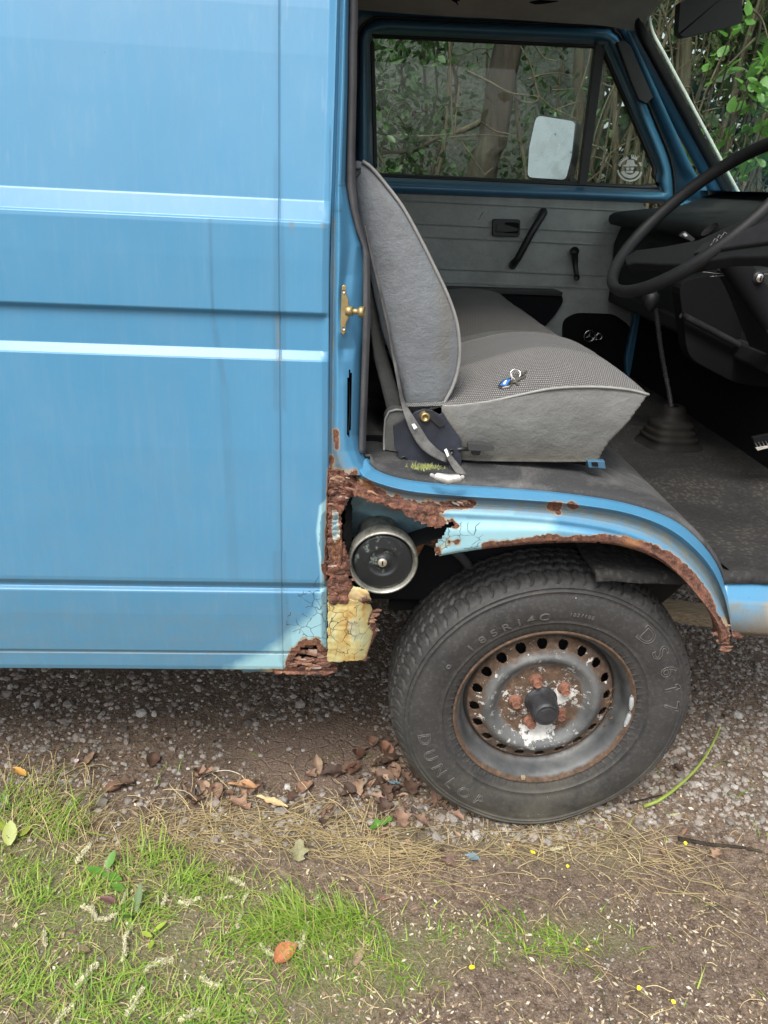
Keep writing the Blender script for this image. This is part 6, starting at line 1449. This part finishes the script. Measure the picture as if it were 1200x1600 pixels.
# long tufts
for (cx_, cy_, n_, hh, sp) in [(225, 1345, 70, .08, .05), (470, 1440, 190, .085, .05), (540, 1435, 120, .08, .04), (425, 1450, 110, .07, .04), (150, 1390, 60, .06, .04), (60, 1290, 60, .11, .05), (20, 1265, 50, .12, .05), (100, 1300, 40, .12, .03), (40, 1400, 80, .07, .06), (200, 1440, 100, .06, .05), (350, 1480, 60, .05, .05), (480, 1520, 60, .06, .05), (150, 1560, 120, .06, .08), (330, 1580, 100, .05, .06), (30, 1540, 90, .06, .06), (880, 1475, 70, .045, .05), (800, 1455, 50, .045, .05), (610, 1500, 60, .05, .05), (290, 1380, 50, .08, .03)]:
    c = UZ(cx_, cy_, 0)
    for k in range(n_):
        x, y = c[0]+r.normal(0, sp*.6), c[1]+r.normal(0, sp*.4); blade(v, f, tn, x, y, hh*r.uniform(.35, .85), r.uniform(.0009, .0018), r.uniform(-1, 2.4) if cx_ < 420 else r.uniform(1.6, 5.6), r.uniform(.8, 2.0), r.random()*.9)
go = obj('grass', v, f, m_grass('grass_blade', (.12, .27, .022), (.38, .50, .09)), None, False, attrs=dict(tone=np.array(tn))); tag(go, 'short patchy green grass in the foreground', 'grass', kind='stuff')
# dry straw
mb = MB(); r = np.random.default_rng(41)
def straw(px_, py_, L_, a, rr_=.0007, h=.006):
    p = UZ(px_, py_, 0); q = [np.array([p[0], p[1], gz(p[0], p[1])+h*r.random()])]; da = r.normal(0, .06); m = 7
    for k in range(m):
        a += da+r.normal(0, .10); nx = q[-1]+np.array([math.cos(a), math.sin(a), 0])*L_/m; nx[2] = gz(nx[0], nx[1])+.001+h*abs(math.sin(k/m*3.14+r.random()*.4)); q.append(nx)
    mb.tube(np.array(q), rr_, 3, False)
for k in range(620):
    x = r.uniform(120, 620) if k < 420 else r.uniform(560, 1080); y = r.normal(1305+(25 if x > 600 else 0)+22*math.sin(x*.013), 26 if x > 600 else 20)
    straw(x, y, r.uniform(.04, .16), r.normal(0, .5)+(0 if r.random() < .75 else 1.4), r.uniform(.0005, .0009), r.uniform(.003, .016))
for k in range(900): straw(r.uniform(-20, 1200) if k % 2 else r.uniform(-20, 620), r.uniform(1240, 1600), r.uniform(.015, .06), r.uniform(0, 6.28), r.uniform(.0004, .0008), .004)
for k in range(120): straw(r.uniform(0, 150), r.uniform(1210, 1330), r.uniform(.05, .12), r.uniform(.6, 2.2), .0008, .03)
o = mb.build('dry_grass', simple('straw', (.40, .32, .17), .7, var=.3), None, False); tag(o, 'band of matted dry yellow grass between the litter and the green grass', 'dry grass', kind='stuff')
# fine debris: seed husks and crumbs
v, f, tn = [], [], []
N = 36000; X = r.uniform(-1.2, .95, N); Yg = r.uniform(-.6, .45, N)
for x, y in zip(X, Yg):
    p = inpx(x, y)
    q = (.9 if p[1] > 1380 else (.35 if p[1] > 1300 else .22))*min(1, max(.15, .6+1.6*nz(x*9, y*9, 71)))
    if r.random() > q: continue
    s_ = r.uniform(.0012, .0050)*(1 if r.random() < .8 else 1.5); a = r.uniform(0, 6.28); z = gz(x, y)+r.uniform(.001, .004); d = np.array([math.cos(a), math.sin(a), r.uniform(-.4, .4)])*s_; e_ = np.array([-math.sin(a), math.cos(a), r.uniform(-.4, .4)])*s_*r.uniform(.25, .6); c = np.array([x, y, z]); b = len(v)
    v += [tuple(c-d), tuple(c+e_), tuple(c+d), tuple(c-e_)]; f.append((b, b+1, b+2, b+3)); tn += [r.random()]*4
t = NT('crumbs'); mc = t.fin(t.ramp(t.attr('tone'), [(0, (.08, .05, .03)), (.4, (.22, .155, .10)), (.7, (.38, .31, .20)), (.92, (.46, .42, .31)), (1, (.58, .56, .46))]), .8)
o = obj('seed_husks', v, f, mc, None, False, attrs=dict(tone=np.array(tn))); tag(o, 'pale seed husks and crumbs strewn over earth and grass', 'plant litter', kind='stuff')
# litter of dead leaves: a crumpled mass, and individual leaves on top
def dead_leaf_mesh(seed, L_=1.0, W_=.6, name='dead_leaf', curl=.5, mat=None, lobed=False):
    r_ = np.random.default_rng(seed); m = MB(); nu, nv2 = 9, 5; ph_ = r_.uniform(0, 6); cu = curl*r_.uniform(.4, 1.2)
    for i in range(nu):
        t = i/(nu-1); wv = W_*.5*max(.01, math.sin(math.pi*t**.85))**.8
        if lobed: wv *= 1+.45*math.sin(t*16)
        for j in range(nv2):
            s = (j/(nv2-1)-.5)*2; x = s*wv*(1-.12*cu*abs(s)); z = cu*abs(s)**1.5*wv*1.1+.16*math.sin(t*3.1+ph_)*L_*cu+.03*r_.normal()*L_*(abs(s) > .4)
            m.v.append((x, (t-.5)*L_, z))
    for i in range(nu-1):
        for j in range(nv2-1): a = i*nv2+j; m.f.append((a, a+1, a+nv2+1, a+nv2))
    o = m.build(name, mat, None); me = o.data; bpy.data.objects.remove(o); return me
def m_dead(name, a, b, k_obj=True):
    t = NT(name); n = t.noise(2.2 if k_obj else 60, 6, .7); k = t.n('ShaderNodeObjectInfo', None, 5) if k_obj else t.attr('tone')
    c = t.ramp(k, [(0, tuple(x*.8 for x in a)), (.35, tuple(.6*x+.4*y for x, y in zip(a, b))), (.6, b), (.8, (.30, .22, .15)), (1, (.13, .06, .04))]); c = t.mix(t.rng(n, .45, .7, 0, .55), c, tuple(x*.5 for x in a)); return t.fin(c, .7, 0, t.bump(n, .4, .004))
DM = m_dead('dead_leaf', (.060, .034, .024), (.30, .185, .125)); DMs = m_dead('leaf_litter', (.045, .028, .02), (.24, .15, .10), False)
DL = [dead_leaf_mesh(200+k, 1.0, .45+.07*k, 'fallen_leaf', .75, DM, k % 2 == 1) for k in range(6)]
DLs = []
for k in range(6):
    me = dead_leaf_mesh(300+k, 1, .5, 'tmp', .8); DLs.append((np.array([q.co[:] for q in me.vertices]), [tuple(p.vertices) for p in me.polygons])); bpy.data.meshes.remove(me)
r = np.random.default_rng(51); v, f, tn = [], [], []
def rotm(a, b, c):
    return np.array(Matrix.Rotation(c, 3, 'Z') @ Matrix.Rotation(a, 3, 'X') @ Matrix.Rotation(b, 3, 'Y'))
def litter(x, y, s_):
    p = UZ(x, y, 0); q, fc_ = DLs[r.integers(6)]; q = (q*s_) @ rotm(r.uniform(-.6, .6), r.uniform(-.6, .6), r.uniform(0, 6.28)).T+np.array([p[0], p[1], gz(p[0], p[1])+s_*.16]); b = len(v); v.extend(tuple(z) for z in q); f.extend(tuple(b+m for m in g) for g in fc_); tn.extend([r.random()]*len(q))
for k in range(620):
    if k < 400: x, y = r.normal(610, 52), r.normal(1225, 42)
    elif k < 430: x, y = r.normal(320, 95), r.normal(1235, 26)
    else: x, y = r.uniform(-50, 1150), r.uniform(1060, 1350)
    if in_poly(x, y, MUD): continue
    litter(x, y, r.uniform(.010, .026))
o = obj('leaf_litter', v, f, DMs, None, True, attrs=dict(tone=np.array(tn))); tag(o, 'mass of crumbled brown leaf litter beside the tyre and along the earth', 'leaf litter', kind='stuff')
def fallen(x, y, s_, me, label, group=None, cat='leaf', rot=None, lift=.2, name='fallen_leaf'):
    p = UZ(x, y, 0); o = bpy.data.objects.new(name, me); COL.objects.link(o); o.location = (p[0], p[1], gz(p[0], p[1])+s_*lift); o.scale = (s_,)*3
    o.rotation_euler = rot or (r.uniform(-.3, .3), r.uniform(-.3, .3), r.uniform(0, 6.28)); return tag(o, label, cat, group)
for k in range(40):
    x, y = r.normal(608, 42), r.normal(1222, 38)
    fallen(x, y, r.uniform(.032, .060), DL[k % 6], 'curled brown dead leaf in the heap at the left of the tyre', 'dead leaves heaped beside the tyre')
for k in range(24):
    x, y = r.normal(330, 90), r.normal(1232, 22)
    fallen(x, y, r.uniform(.030, .058), DL[k % 6], 'curled brown dead leaf on the stony earth below the side panel', 'dead leaves below the side panel')
for x, y in ((700, 1352), (703, 1345), (560, 1500), (1080, 1190), (1120, 1335), (1060, 1200), (600, 1405), (130, 1490), (580, 1225), (690, 1260)):
    fallen(x, y, r.uniform(.025, .038), DL[r.integers(6)], 'single brown leaf lying alone on the bare earth', 'scattered single leaves')
mo = simple('orange_leaf', (.38, .15, .065), .6, 0, .4, 60, var=.3); mt = simple('tan_leaf', (.52, .38, .20), .6, 0, .4, 60, var=.2); mt2 = simple('brown_tan_leaf', (.36, .20, .10), .65, 0, .4, 60, var=.3); mi = simple('dry_ivy_leaf', (.19, .18, .095), .6, 0, .4, 60, var=.3)
fallen(447, 1497, .050, dead_leaf_mesh(1, 1, .75, 'orange_leaf', .8, mo), 'bright orange brown leaf lying on the green grass', rot=(.3, .2, -.9), lift=.25)
fallen(425, 1254, .080, dead_leaf_mesh(2, 1, .22, 'tan_leaf', .2, mt), 'long narrow pale tan leaf lying flat on the stones', rot=(.05, .1, 1.15+.0), lift=.15)
fallen(380, 1231, .072, dead_leaf_mesh(3, 1, .36, 'tan_leaf', .5, mt2), 'curled brown tan leaf left of the long pale leaf', rot=(.1, .1, 1.45), lift=.2)
fallen(467, 1338, .045, dead_leaf_mesh(4, 1, .75, 'ivy_leaf', .4, mi, True), 'dry khaki lobed leaf standing in the straw', rot=(.8, .1, .1), lift=.45)
fallen(618, 1140+145, .0, DL[0], '') if False else None
fallen(603, 1168+8, .050, dead_leaf_mesh(5, 1, .75, 'big_leaf', .4, simple('pinkish_leaf', (.24, .12, .075), .7, 0, .4, 40)), 'broad pinkish brown leaf at the top of the heap by the tyre', rot=(.4, .2, .5), lift=.3)
fallen(171, 1416, .036, dead_leaf_mesh(6, 1, .45, 'dark_leaf', .3, simple('plum_leaf', (.12, .06, .055), .6)), 'small dark purple brown leaf in the grass', rot=(.1, .1, 1.3), lift=.5)
fallen(32, 1217, .040, dead_leaf_mesh(7, 1, .6, 'ochre_leaf', .4, simple('ochre_leaf', (.50, .28, .07), .6)), 'ochre yellow leaf at the left edge above the grass', rot=(.2, .2, 1.2), lift=.5)
fl_ = simple('blue_flake', (.13, .20, .24), .5)
fallen(738, 1341, .030, dead_leaf_mesh(8, 1, .7, 'paint_flake', .15, fl_), 'blue grey paint flake lying on the earth below the tyre', cat='paint flake', name='paint_flake', rot=(.1, 0, 1.2))
fallen(615, 1232, .034, dead_leaf_mesh(9, 1, .45, 'paint_flake', .15, fl_), 'pale blue paint flake among the leaves beside the tyre', cat='paint flake', name='paint_flake', rot=(.1, .3, 1.5), lift=.7)
yp = simple('yellow_petal', (.80, .68, .03), .5); ym = dead_leaf_mesh(10, 1, .8, 'petal', .3, yp)
for x, y, s_, lb in ((737, 1516, .014, 'bright yellow petal on the earth at the right of the orange leaf'), (832, 1334, .014, 'yellow petal standing in the dry grass below the tyre'), (1071, 1318, .010, 'yellow petal on the gravel at the far right'), (998, 1545, .010, 'yellow petal on the bare earth at the lower right'), (887, 1353, .009, 'tiny yellow petal right of the one below the tyre'), (1052, 1565, .009, 'tiny yellow petal near the lower right corner'), (918, 1484, .008, 'tiny yellow petal in the thin grass')):
    fallen(x, y, s_, ym, lb, cat='petal', name='petal', lift=.6)
fallen(120, 1192, .014, dead_leaf_mesh(11, 1, .9, 'petal', .3, simple('pink_petal', (.75, .55, .65), .5)), 'pale pink petal on the earth above the grass at left', cat='petal', name='petal', lift=.6)
# catkins
def catkin_mesh(seed):
    r_ = np.random.default_rng(seed); m = MB(); bend = r_.uniform(-.5, .5)
    for k in range(300):
        t = r_.random(); a = r_.uniform(0, 6.28); x = t-.5; y = bend*(t-.5)**2; rad_ = .115*(1-.5*abs(2*t-1)**3)*r_.uniform(.5, 1.1); c = np.array([x, y+rad_*math.cos(a), rad_*math.sin(a)])
        d = r_.normal(0, .034, 3); e_ = r_.normal(0, .022, 3); m.add([c-d, c+e_, c+d, c-e_], [(0, 1, 2, 3)])
    ax = [(t-.5, bend*(t-.5)**2, 0) for t in np.linspace(0, 1, 8)]; m.tube(ax, .06, 6)
    o = m.build('catkin', MC, None, False); me = o.data; bpy.data.objects.remove(o); return me
MC = simple('catkin_fluff', (.44, .42, .27), .9, var=.35)
CM = [catkin_mesh(k) for k in range(5)]
r = np.random.default_rng(61)
for x, y, L_, a in ((131, 1336, .062, 1.3), (167, 1357, .04, 1.9), (142, 1424, .055, 2.5), (167, 1438, .05, .3), (196, 1405, .04, 1.5), (196, 1488, .05, 1.7), (246, 1507, .065, .5), (133, 1530, .07, 1.1), (329, 1540, .055, 2.7), (369, 1378, .045, 2.7), (373, 1440, .045, 1.4), (296, 1413, .05, .2), (352, 1405, .035, .2), (383, 1403, .035, 1.2), (475, 1467, .06, 1.3), (460, 1478, .04, 2.8), (212, 1567, .06, 1.2), (258, 1409, .04, 1.5), (417, 1490, .045, 2.4), (202, 1455, .045, 1.3), (870, 1327, .035, .1), (70, 1470, .04, 2.), (100, 1585, .05, 1), (300, 1590, .05, .5), (1055, 1275, .030, .2)):
    p = UZ(x, y, 0); o = bpy.data.objects.new('catkin', CM[r.integers(5)]); COL.objects.link(o); o.location = (p[0], p[1], gz(p[0], p[1])+.007); o.scale = (L_*.85,)*3; o.rotation_euler = (r.uniform(0, 6), r.uniform(-.1, .1), a)
    tag(o, 'pale cream catkin fallen in the green grass' if x < 600 else ('pale catkin on the straw below the tyre' if x < 1000 else 'pale catkin on the gravel at the right'), 'catkin', 'fallen catkins')
# twigs, roots, stems
def lay(name, label, pts, r0, mat, cat='twig', hs_=None):
    P_ = []
    for i, (x, y) in enumerate(pts):
        p = UZ(x, y, 0 if hs_ is None else hs_[i]); P_.append((p[0], p[1], (gz(p[0], p[1])+.004) if hs_ is None else hs_[i]+.004))
    P_ = cr(P_, 24); loc = P_[0].copy(); mb = MB(); mb.tube(P_-loc, np.linspace(r0, r0*.5, 24), 7); return tag(mb.build(name, mat, None, loc=tuple(loc)), label, cat)
gm = simple('green_stem', (.20, .26, .05), .5); rm2 = simple('pale_root', (.62, .56, .44), .7)
lay('green_stem', 'green bramble stem lying on the gravel right of the tyre', [(1005, 1262), (1030, 1252), (1062, 1228), (1090, 1200), (1110, 1170), (1125, 1138)], .0045, gm, 'stem', [0, .01, .015, .02, .03, .04])
lay('pale_root', 'thin white root looped on the earth', [(305, 1240), (310, 1220), (330, 1206), (355, 1202), (375, 1208), (383, 1216)], .0016, rm2, 'root')
lay('twig', 'thin brown twig lying across the leaf heap beside the tyre', [(622, 1218), (645, 1250), (668, 1290), (690, 1322)], .0022, TW2)
lay('twig', 'short pale stick on the bare earth at the right', [(1108, 1417), (1142, 1419)], .004, TW)
lay('twig', 'thin pale straw above the short stick at the right', [(1128, 1387), (1180, 1393)], .0014, TW)
lay('twig', 'dark root running out from under the gravel at the right', [(1060, 1310), (1110, 1318), (1150, 1322), (1190, 1330)], .005, BK)
lay('twig', 'thin brown twig at the lower right', [(940, 1548), (948, 1580), (956, 1605)], .002, TW2)
lay('twig', 'dark twig left of the green bramble stem', [(985, 1255), (1010, 1248), (1035, 1240)], .003, BK)
def plantlet(label, spots, mat, stems, name='seedling'):
    c = UZ(*spots[0][:2], 0); e = empty(name, label, 'plant', (c[0], c[1], gz(c[0], c[1])))
    for x, y, L_, W_, rz, tilt in spots:
        p = UZ(x, y, 0); m = MB()
        for i, t in enumerate(np.linspace(0, 1, 6)):
            wv = W_*.5*max(.02, math.sin(math.pi*(t*.93+.05)))**.8; m.v += [(-wv, L_*t, .15*wv), (0, L_*t, 0), (wv, L_*t, .15*wv)]
        for i in range(5): a = i*3; m.f += [(a, a+1, a+4, a+3), (a+1, a+2, a+5, a+4)]
        o = m.build('leaf', mat, e); o.location = (p[0]-c[0], p[1]-c[1], .012); o.rotation_euler = (tilt, 0, rz)
    m = MB(); m.tube([(0, 0, -.005), (0, .002, .012)], .0012, 5); m.build('stem', gm, e)
plantlet('small three leaved green seedling in the straw below the leaf heap', [(590, 1294, .022, .015, 2.2, .2), (592, 1293, .022, .015, -1.2, .2), (591, 1296, .020, .014, .3, .3), (605, 1289, .016, .014, -.6, .2)], L_bright, 0)
plantlet('broad leaved green weed at the left in the grass', [(165, 1368, .040, .018, 1.4, .15), (160, 1370, .050, .020, -2.0, .1), (168, 1362, .036, .018, -.4, .7), (175, 1385, .04, .016, -2.2, .15)], L_bright, 0)
plantlet('single upright dark green blade leaf in the grass', [(213, 1432, .055, .014, 0.0, .5), (214, 1430, .03, .012, 2.4, .3)], L_mid, 0)
plantlet('yellow green weed at the left edge of the grass', [(15, 1325, .05, .03, .2, .6), (12, 1300, .04, .022, 1.2, .2), (30, 1310, .03, .02, -1.0, .4)], m_leaf('yellow_leaf', (.30, .36, .06), (.40, .44, .10)), 0)
plantlet('small yellow green seedling in the middle of the grass', [(238, 1470, .022, .010, 1.2, .2), (240, 1462, .028, .010, -.9, .2), (240, 1475, .022, .01, 3.0, .2)], m_leaf('lime_leaf', (.32, .45, .05), (.42, .52, .10)), 0)
# timber beam on the gravel beyond the wheel
a_, b_ = UZ(1000, 968, 0), UZ(1200, 992, 0); d = (b_-a_)[:2]; d /= np.linalg.norm(d); nrm = np.array([-d[1], d[0]])
t = NT('weathered_wood'); wn = t.noise(18, 8, .7, co=t.mapv((1.0, 14, 14)), dist=.3)
mw = t.fin(t.mix(t.rng(t.noise(4, 4), .4, .7, 0, .5), t.ramp(wn, [(.3, (.10, .07, .04)), (.5, (.27, .20, .12)), (.7, (.42, .34, .22))]), (.24, .22, .17)), .85, 0, t.bump(wn, .6, .004))
mb = MB(); L2 = 1.4; p0 = a_[:2]-d*.5; G = []
for h, k in ((0, 0), (.046, .003), (.050, .010), (.050, .088), (.045, .095), (0, .098)):
    G.append([(p0[0]+d[0]*s+nrm[0]*k, p0[1]+d[1]*s+nrm[1]*k, h-.006+.0012*nz(s*6, k*40)) for s in np.linspace(0, L2, 40)])
mb.grid(G); mb.f.append(tuple(i*40 for i in range(6))); mb.f.append(tuple(i*40+39 for i in reversed(range(6))))
o = mb.build('timber_beam', mw, None); autosmooth(o, 35); tag(o, 'weathered squared timber lying on the gravel behind the front wheel', 'timber')
